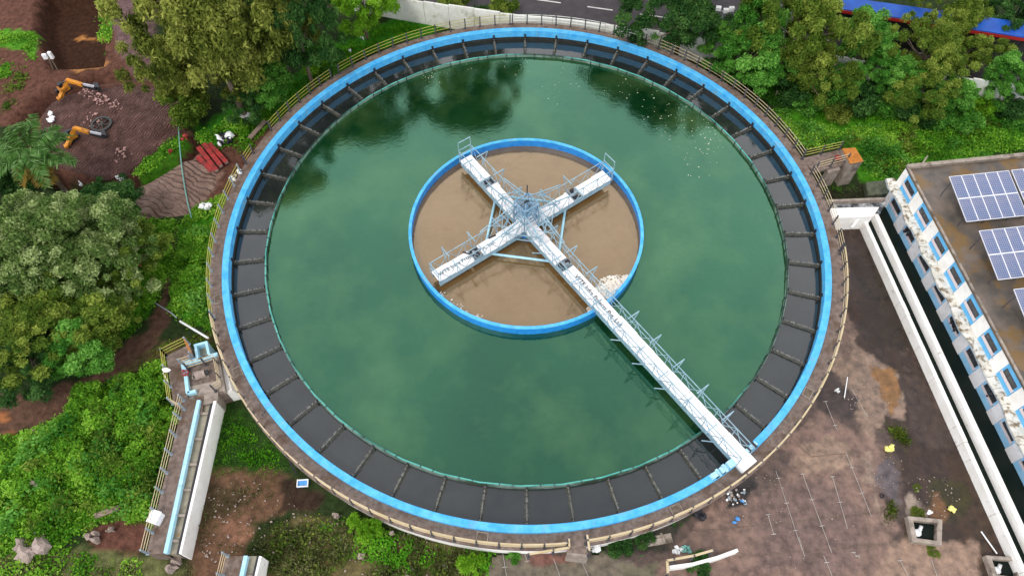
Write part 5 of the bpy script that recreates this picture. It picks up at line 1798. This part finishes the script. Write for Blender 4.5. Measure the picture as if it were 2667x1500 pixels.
for lab, pl_ in (('grass tufts at the head of the wet yard beside the orange puddle', [(2222, 1056), (2264, 1070), (2294, 1110), (2276, 1132), (2240, 1108)]),
                 ('grass streak on the silt beside the channel wall', [(2286, 1122), (2352, 1168), (2344, 1186), (2292, 1146)]),
                 ('grass tufts on the pavement edge left of the open pit', [(2226, 1248), (2262, 1254), (2256, 1310), (2226, 1334), (2212, 1300)]),
                 ('grass tufts below the left corner of the open pit', [(2248, 1330), (2298, 1336), (2292, 1378), (2254, 1374)]),
                 ('grass tufts left of the corner pit', [(2450, 1404), (2492, 1410), (2490, 1452), (2452, 1450)])):
    cover('yard_grass', lab, pl_, L_tuft, 150, .05, .42, 4.5, 'blade', jit=7, cat='grass')

THK = [(-20, 1115), (200, 1035), (300, 955), (415, 945), (438, 1020), (450, 1040), (385, 1330), (300, 1305), (220, 1325), (130, 1385), (-20, 1400)]
cover('leafy_cover', 'darker green broad leaved weeds mixed through the lower left thicket', THK, L_green, 60, .12, 1.0, 1.6, 'leaf', off=21.0, thr=.55)
cover('leafy_cover', 'olive stems mixed through the lower left thicket', THK, L_olive, 60, .07, 1.1, 3.0, 'leaf', off=37.0, thr=.52)
cover('leafy_cover', 'darker weeds mixed through the weeds between tank and building', [(1885, 195), (2000, 300), (2120, 330), (2250, 310), (2590, 290), (2590, 375), (2290, 415), (2240, 470), (2190, 440), (2120, 360), (2020, 375), (1950, 290)], L_green, 50, .11, .6, 1.6, 'leaf', off=21.0, thr=.5)
cover('grass', 'olive grass mixed through the weeds between tank and building', [(1885, 195), (2000, 300), (2120, 330), (2250, 310), (2590, 290), (2590, 375), (2290, 415), (2240, 470), (2190, 440), (2120, 360), (2020, 375), (1950, 290)], L_tuft, 60, .05, .5, 4.5, 'blade', off=37.0, thr=.5, cat='grass')
cover('leafy_cover', 'darker weeds mixed through the weeds by the left tank railing', [(455, 560), (560, 495), (566, 560), (535, 690), (540, 840), (470, 812), (432, 775), (446, 650)], L_green, 60, .11, .8, 1.6, 'leaf', off=21.0, thr=.5)

cover('leafy_cover', 'bright weeds spreading into the bottom left corner', [(-20, 1380), (120, 1380), (240, 1395), (340, 1400), (380, 1470), (-20, 1470)], L_cover, 34, .10, .4, 1.5, 'leaf', off=5.0, thr=.36)
cover('leafy_cover', 'green weeds in the dry grass just under the near tank edge', [(840, 1290), (940, 1325), (1060, 1365), (1240, 1395), (1220, 1440), (1000, 1440), (880, 1400), (800, 1330)], L_grass, 46, .09, .4, 1.5, 'leaf', off=11.0, thr=.34)
# ------------------------------------------------------------------ foam, flakes, machines and litter
def patch_blobs(name, label, cat, m, spots, n, z, s0, s1, hz, seed, lim=None):
    rr = random.Random(seed)
    mb = MB()
    k = 0
    while k < n:
        (x, y, r) = rr.choice(spots)
        a, q = rr.uniform(0, 6.28), r * rr.random() ** .6
        px, py = x + q * math.cos(a), y + q * .8 * math.sin(a)
        p = U(px, py, z)
        k += 1
        if lim and not lim(p): continue
        s = rr.uniform(s0, s1)
        mb.blob((p.x, p.y, z), (s * rr.uniform(.7, 1.5), s * rr.uniform(.6, 1.2), hz * rr.uniform(.5, 1.3)), k, 1, jag=.45)
    return tag(mb.build(name, m, None, True), label, cat, None, 'stuff')
ins = lambda p: math.hypot(p.x, p.y) < 7.58
patch_blobs('foam', 'cream foam patch on the brown water where the long walkway crosses the ring', 'foam', M_foam, [(1535, 718, 30), (1555, 712, 26), (1515, 735, 22), (1575, 700, 10), (1540, 740, 18)], 1100, -.379, .02, .085, .014, 1, ins)
patch_blobs('foam', 'smaller foam patch on the brown water below the long walkway', 'foam', M_foam, [(1495, 765, 16), (1488, 778, 12)], 120, -.378, .02, .08, .02, 2, ins)
patch_blobs('foam', 'thin foam specks along the lower left inside of the ring', 'foam', M_foam, [(1130, 760, 14), (1150, 775, 16), (1180, 792, 16), (1205, 800, 12), (1110, 740, 10)], 90, -.378, .015, .06, .015, 3, ins)
wn_ = lambda p: 8.0 < math.hypot(p.x, p.y) < 17.2
patch_blobs('floating_flakes', 'pale flakes drifting on the green water at the upper right', 'flakes', M_flake, [(1740, 330, 70), (1790, 350, 50), (1700, 280, 90), (1640, 240, 80), (1760, 420, 60), (1850, 310, 30)], 150, -.475, .012, .045, .008, 5, wn_)
patch_blobs('floating_flakes', 'pale flakes along the far weir in the green water', 'flakes', M_flake, [(1110, 180, 40), (1180, 165, 30), (1080, 195, 20), (1400, 215, 60), (1560, 210, 60), (1300, 160, 40)], 110, -.475, .012, .035, .008, 6, wn_)

M_pink_r = mat('pinkish_rubble', lin(150, 112, 104), lin(186, 150, 142), .85, 5)
patch_blobs('rubble', 'pinkish rubble strewn over the muddy mound', 'rubble', M_pink_r, [(292, 266, 18), (310, 392, 26), (232, 300, 26), (220, 230, 24), (255, 250, 20)], 150, G + .5, .025, .10, .06, 8)
patch_blobs('gravel', 'pale grit and leaves strewn over the red soil and dry grass below the tank', 'grit', M_rock, [(600, 1260, 80), (700, 1330, 90), (850, 1380, 120), (560, 1380, 60), (1050, 1400, 90)], 260, G + .1, .015, .06, .03, 9)
patch_blobs('gravel', 'small stones and dry bits strewn over the yard', 'grit', M_rock, [(2180, 1000, 60), (2250, 1200, 70), (1900, 1250, 90), (2050, 1350, 120), (2120, 900, 50), (2350, 1250, 70)], 260, G + .12, .012, .05, .02, 10)
# two small yellow machines working on the mud
def digger(x, y, lab):
    o = U(x, y, G)
    z = G + .35
    t = empty('excavator', (o.x, o.y, z), lab, 'excavator', 'yellow machines on the mud')
    P = lambda px, py, h: U(x + px, y + py, z + h)
    mb = MB(); mb.box(P(-6, 14, .18), (.95, .22, .3), .9); mb.box(P(8, 18, .18), (.95, .22, .3), .9); mb.build('track', M_black, t, bevel=.05)
    mb = MB(); mb.box(P(0, 12, .52), (.75, .6, .4), .9); mb.box(P(-8, 6, .8), (.34, .34, .45), .9, 1); mb.build('body', [M_exy, M_blackbag], t, bevel=.04)
    mb = MB(); mb.bar(P(2, 8, .7), P(10, -8, 1.3), .22, .26); mb.bar(P(8, -8, 1.3), P(48, 4, 1.05), .26, .3); mb.build('boom', M_exy, t, bevel=.03); mb = MB(); mb.bar(P(4, 4, .75), P(-8, 36, .12), .3, .26); mb.bar(P(-8, 36, .12), P(-16, 40, .1), .34, .2); mb.build('dozer_leg', M_exy, t, bevel=.03)
    mb = MB(); mb.bar(P(46, 2, 1.1), P(76, 8, .6), .12, .16, 0); mb.build('ram', M_alu, t); mb = MB(); mb.bar(P(44, 6, 1.0), P(84, 16, .2), .16, .14, 0); mb.build('stick', M_black, t); mb = MB(); mb.bar(P(6, -4, 1.2), P(-14, 2, .9), .14, .12, 0); mb.build('counter_arm', M_black, t)
    mb = MB(); mb.prism([(v.x, v.y) for v in (P(80, 8, 0), P(92, 8, 0), P(96, 20, 0), P(82, 20, 0))], z, z + .42); mb.build('bucket', M_black, t)
digger(178, 330, 'yellow digger with raised boom beside the round hole, nearer the palm')
digger(160, 210, 'yellow digger with raised boom at the upper edge of the mound')
o = U(264, 326, G)
mb = MB()
zz = G + .62
mb.ring([(.62, zz - .3), (.78, zz - .3), (.80, zz), (.62, zz + .02)], n=26, c=(o.x, o.y))
for k in range(6):
    mb.bar((o.x, o.y, zz - .05), (o.x + .66 * math.cos(k * 1.05), o.y + .66 * math.sin(k * 1.05), zz - .12), .07)
mb.ring([(.01, zz - .28), (.62, zz - .28), (.62, zz - .24), (.01, zz - .24)], n=24, c=(o.x, o.y), mi=1)
single('pit_ring', mb, [M_wet, M_black], 'round dark hole with a ring and spokes on the muddy mound', 'pit ring')
o = U(142, 172, G)
mb = MB()
for dx in (-.25, .25): mb.tube([(o.x + dx, o.y - .4, G - 1.0), (o.x + dx * .4, o.y, G + 1.0)], .05, 6, 0)
mb.bar((o.x - .3, o.y, G + .95), (o.x + .3, o.y, G + .95), .08, .08, 0)
mb.box((o.x - .3, o.y, G + 1.2), (.32, .22, .42), .2, 1)
mb.box((o.x + .22, o.y + .05, G + 1.3), (.26, .22, .6), -.1, 1)
single('floodlight_stand', mb, [M_bark, M_bag], 'stand with white lamp heads on the upper left mud', 'floodlight stand')

# stack of red beams, each its own
base = U(545, 430, G)
RBG = 'red steel beams stacked by the rutted mud'
for k, (x0, y0, x1, y1, h, lab) in enumerate((
    (500, 372, 545, 430, .25, 'red steel beam on the left side of the stack, lying lowest'),
    (514, 364, 556, 418, .32, 'red steel beam in the middle of the stack with an open brown end'),
    (528, 364, 570, 410, .25, 'red steel beam on the right side of the stack'),
    (498, 396, 536, 434, .15, 'short red beam slipped off the left of the stack'))):
    a, b = U(x0, y0, G + h), U(x1, y1, G + h)
    mb = MB()
    mb.bar(a, b, .34, .30, 0)
    d = (b - a).normalized()
    mb.bar(b, b + d * .03, .26, .22, 1)
    single('red_beam', mb, [M_red, M_rock], lab, 'steel beam', RBG, bevel=.015)
mb = MB(); mb.bar(U(628, 348, G + .3), U(668, 304, G + .34), .36, .1)
single('grey_board', mb, M_wood, 'weathered grey board lying on the grass by the tank railing', 'board')
mb = MB(); mb.bar(U(238, 1298, G + .5), U(300, 1276, G + .4), .3, .08)
single('fallen_board', mb, M_wood, 'brown board lying in the lower left thicket', 'board')
mb = MB()
a, b, c, d = [U(*p, G + .3) for p in ((606, 276), (636, 290), (626, 306), (600, 292))]
mb.add([a, b + Vector((0, 0, .12)), c, d + Vector((0, 0, .15))] + [v - Vector((0, 0, .03)) for v in (a, b, c, d)], [(0, 1, 2, 3), (7, 6, 5, 4), (0, 4, 5, 1), (1, 5, 6, 2), (2, 6, 7, 3), (3, 7, 4, 0)])
single('white_sheet', mb, M_bag, 'crumpled white sheet on the grass under the dark trees', 'sheet')
rr = random.Random(21)
def heap(name, x, y, rpx, m, label, cat, group=None, n=7, z=None, h=.16):
    z = G + .15 if z is None else z
    mb = MB()
    nm = len(m) if isinstance(m, list) else 1
    for k in range(n):
        p = U(x + rr.uniform(-1, 1) * rpx, y + rr.uniform(-.8, .8) * rpx, z)
        s = (rpx if n < 20 else 5) / 40 * rr.uniform(.35, .8)
        mb.blob((p.x, p.y, p.z + h * .4), (s, s * rr.uniform(.6, 1.2), h * rr.uniform(.6, 1.2)), k + int(x), 1, jag=.4, mi=k % nm)
    return single(name, mb, m, label, cat, group)
LG = 'scattered white litter'
heap('litter_heap', 568, 352, 16, [M_bag, M_blackbag], 'heap of white and black plastic above the red beams', 'litter', n=12, h=.3)
heap('white_bag', 303, 452, 7, M_bag, 'white bag at the lower edge of the muddy pit', 'bag', LG, 4)
heap('white_bag', 517, 516, 11, M_bag, 'white bag at the top of the bright weeds by the tank', 'bag', LG, 6, z=G + .5)
heap('white_bag', 121, 296, 12, M_bag, 'white bag with a red end behind the palm', 'bag', LG, 5, z=G + .4)
heap('white_bag', 205, 464, 5, M_bag, 'tiny white bag below the mound beside the palm', 'bag', LG, 3)
heap('litter_heap', 588, 450, 8, [M_rock, M_bag], 'pale rubble and a plank end on the tank edge by the left railing', 'litter', n=16)
heap('rubble', 600, 432, 7, M_bag, 'small white lump on the left tank walkway', 'rubble', None, 4, z=.05)
heap('red_lump', 462, 346, 8, M_red, 'small red lump beside the green hose', 'lump', None, 4)
heap('red_lump', 432, 382, 7, M_red, 'red piece on the mound edge left of the green hose', 'lump', None, 3)
heap('red_drum', 348, 664, 10, M_red, 'red patch of tin among the weeds by the left grove', 'tin', None, 4, z=G + .5)
heap('rock', 95, 1218, 13, M_rock, 'pale grey rock in the lower left thicket', 'rock', 'rocks in the lower left', 3, z=G + .35, h=.35)
heap('rock', 232, 1356, 16, M_rock, 'pinkish rock on the bare soil above the bottom edge', 'rock', 'rocks in the lower left', 4, h=.35)
heap('rock', 282, 1332, 9, M_rock, 'small grey rock beside the pinkish rock', 'rock', 'rocks in the lower left', 3, h=.3)
heap('rock', 85, 1380, 26, M_rock, 'large pale rock near the bottom left corner', 'rock', 'rocks in the lower left', 5, h=.4)
heap('rock', 440, 1420, 16, M_rock, 'pinkish rock below the end of the long channel', 'rock', 'rocks in the lower left', 4, h=.35)
heap('rock', 100, 1090, 8, M_rock, 'grey stump at the edge of the brown track', 'rock', 'rocks in the lower left', 3, h=.3)
heap('rock', 842, 1298, 9, M_rock, 'pale stone on the dry grass below the tank', 'rock', 'stones below the tank', 3, h=.25)
heap('rock', 905, 1398, 10, M_rock, 'pale stone near the bottom edge in the dry grass', 'rock', 'stones below the tank', 3, h=.25)
heap('rock', 983, 1340, 7, M_rock, 'small round stone just under the white tank wall', 'rock', 'stones below the tank', 2, h=.25)
heap('rock', 1182, 1417, 6, M_rock, 'small stone by the lime bush at the bottom edge', 'rock', 'stones below the tank', 2, h=.2)
heap('rock', 1958, 234, 7, M_rock, 'pale block on the grass behind the cream railing arc', 'rock', None, 2, h=.3)
heap('white_bag', 911, 99, 5, M_bag, 'small white scrap on the far grass slope, upper one', 'scrap', LG, 3, z=G + .4)
heap('white_bag', 881, 130, 5, M_bag, 'small white scrap on the far grass slope, lower one', 'scrap', LG, 3, z=G + .4)
heap('white_bag', 95, 1340, 5, M_bag, 'tiny white scrap in the lower left weeds', 'scrap', LG, 3, z=G + .4)
heap('white_bag', 2107, 983, 6, M_bag, 'white and green scrap on the dark part of the yard', 'scrap', LG, 3)
heap('yellow_bag', 2238, 1130, 9, M_ybag, 'pale yellow plastic bag beside the yard weeds', 'bag', 'yellow plastic on the wet silt', 5)
heap('yellow_bag', 2395, 1282, 9, [M_ybag, M_ybag, M_bag], 'yellow and white plastic lying on the wet silt by the channel', 'bag', 'yellow plastic on the wet silt', 5)
heap('white_bag', 2338, 1288, 8, M_bag, 'white rag on the corner of the open pit', 'rag', LG, 4, z=G + .5, h=.06)
heap('litter_heap', 1850, 1248, 26, [M_rock, M_blackbag, M_pipe, M_bag], 'scatter of grey glittering rubbish below the bridge end', 'litter', n=46, h=.06)
heap('blue_scrap', 1853, 1308, 7, M_bluep, 'blue plastic scrap on the yard pavement', 'scrap', 'blue scraps', 3, h=.08)
heap('blue_scrap', 1868, 1262, 5, M_bluep, 'small blue scrap beside the glittering rubbish', 'scrap', 'blue scraps', 3, h=.08)
heap('black_sack', 1760, 1296, 12, M_blackbag, 'black sack lying under the near right tank edge', 'sack', None, 5)
heap('teal_sheet', 1726, 1380, 9, M_tealp, 'crumpled teal sheet beside the white bag on the yard', 'sheet', None, 6)
heap('white_bag', 1705, 1382, 10, M_bag, 'white bag beside the crumpled teal sheet', 'bag', LG, 5)
heap('white_bag', 1498, 1382, 10, M_bag, 'white bundle of pipes below the footbridge railing', 'bag', LG, 5, z=G + .4)
heap('white_bag', 1780, 1460, 9, M_bag, 'white bundle at the bottom edge by the second kerb', 'bag', LG, 4, z=G + .3)
p = U(762, 1216, G + .12)
mb = MB()
mb.box((p.x, p.y, G + .10), (.62, .40, .10), .1, 0)
for dx, dy, sx, sy in ((-.3, 0, .05, .4), (.3, 0, .05, .4), (0, -.19, .6, .05), (0, .19, .6, .05)): mb.box((p.x + dx, p.y + dy, G + .2), (sx, sy, .12), .1, 1)
single('blue_tray', mb, [M_bluep, M_bag], 'pale blue plastic tray on the dark soil under the tank edge', 'tray')
mb = MB(); p = U(2218, 1247, G + .1); mb.ring([(.08, G + .1), (.14, G + .1), (.14, G + .17), (.08, G + .17)], n=14, c=(p.x, p.y))
single('black_ring', mb, M_blackbag, 'small black rubber ring on the yard silt', 'ring')
mb = MB(); mb.bar(U(2468, 1336, G + .2), U(2508, 1392, G + .2), .06, .05)
single('pale_stick', mb, M_bag, 'long pale stick on the wet silt near the corner pit', 'stick')
mb = MB(); mb.bar(U(2124, 1000, G + .2), U(2132, 948, G + .2), .05, .05)
single('pale_stick', mb, M_bag, 'pale stick on the dark yard edge beside the orange puddle', 'stick')
mb = MB(); mb.tube([U(728, 1160, -.8), U(746, 1192, G + .1)], .05, 6)
single('black_pipe', mb, M_black, 'thin black pipe hanging from the near left tank edge', 'pipe')
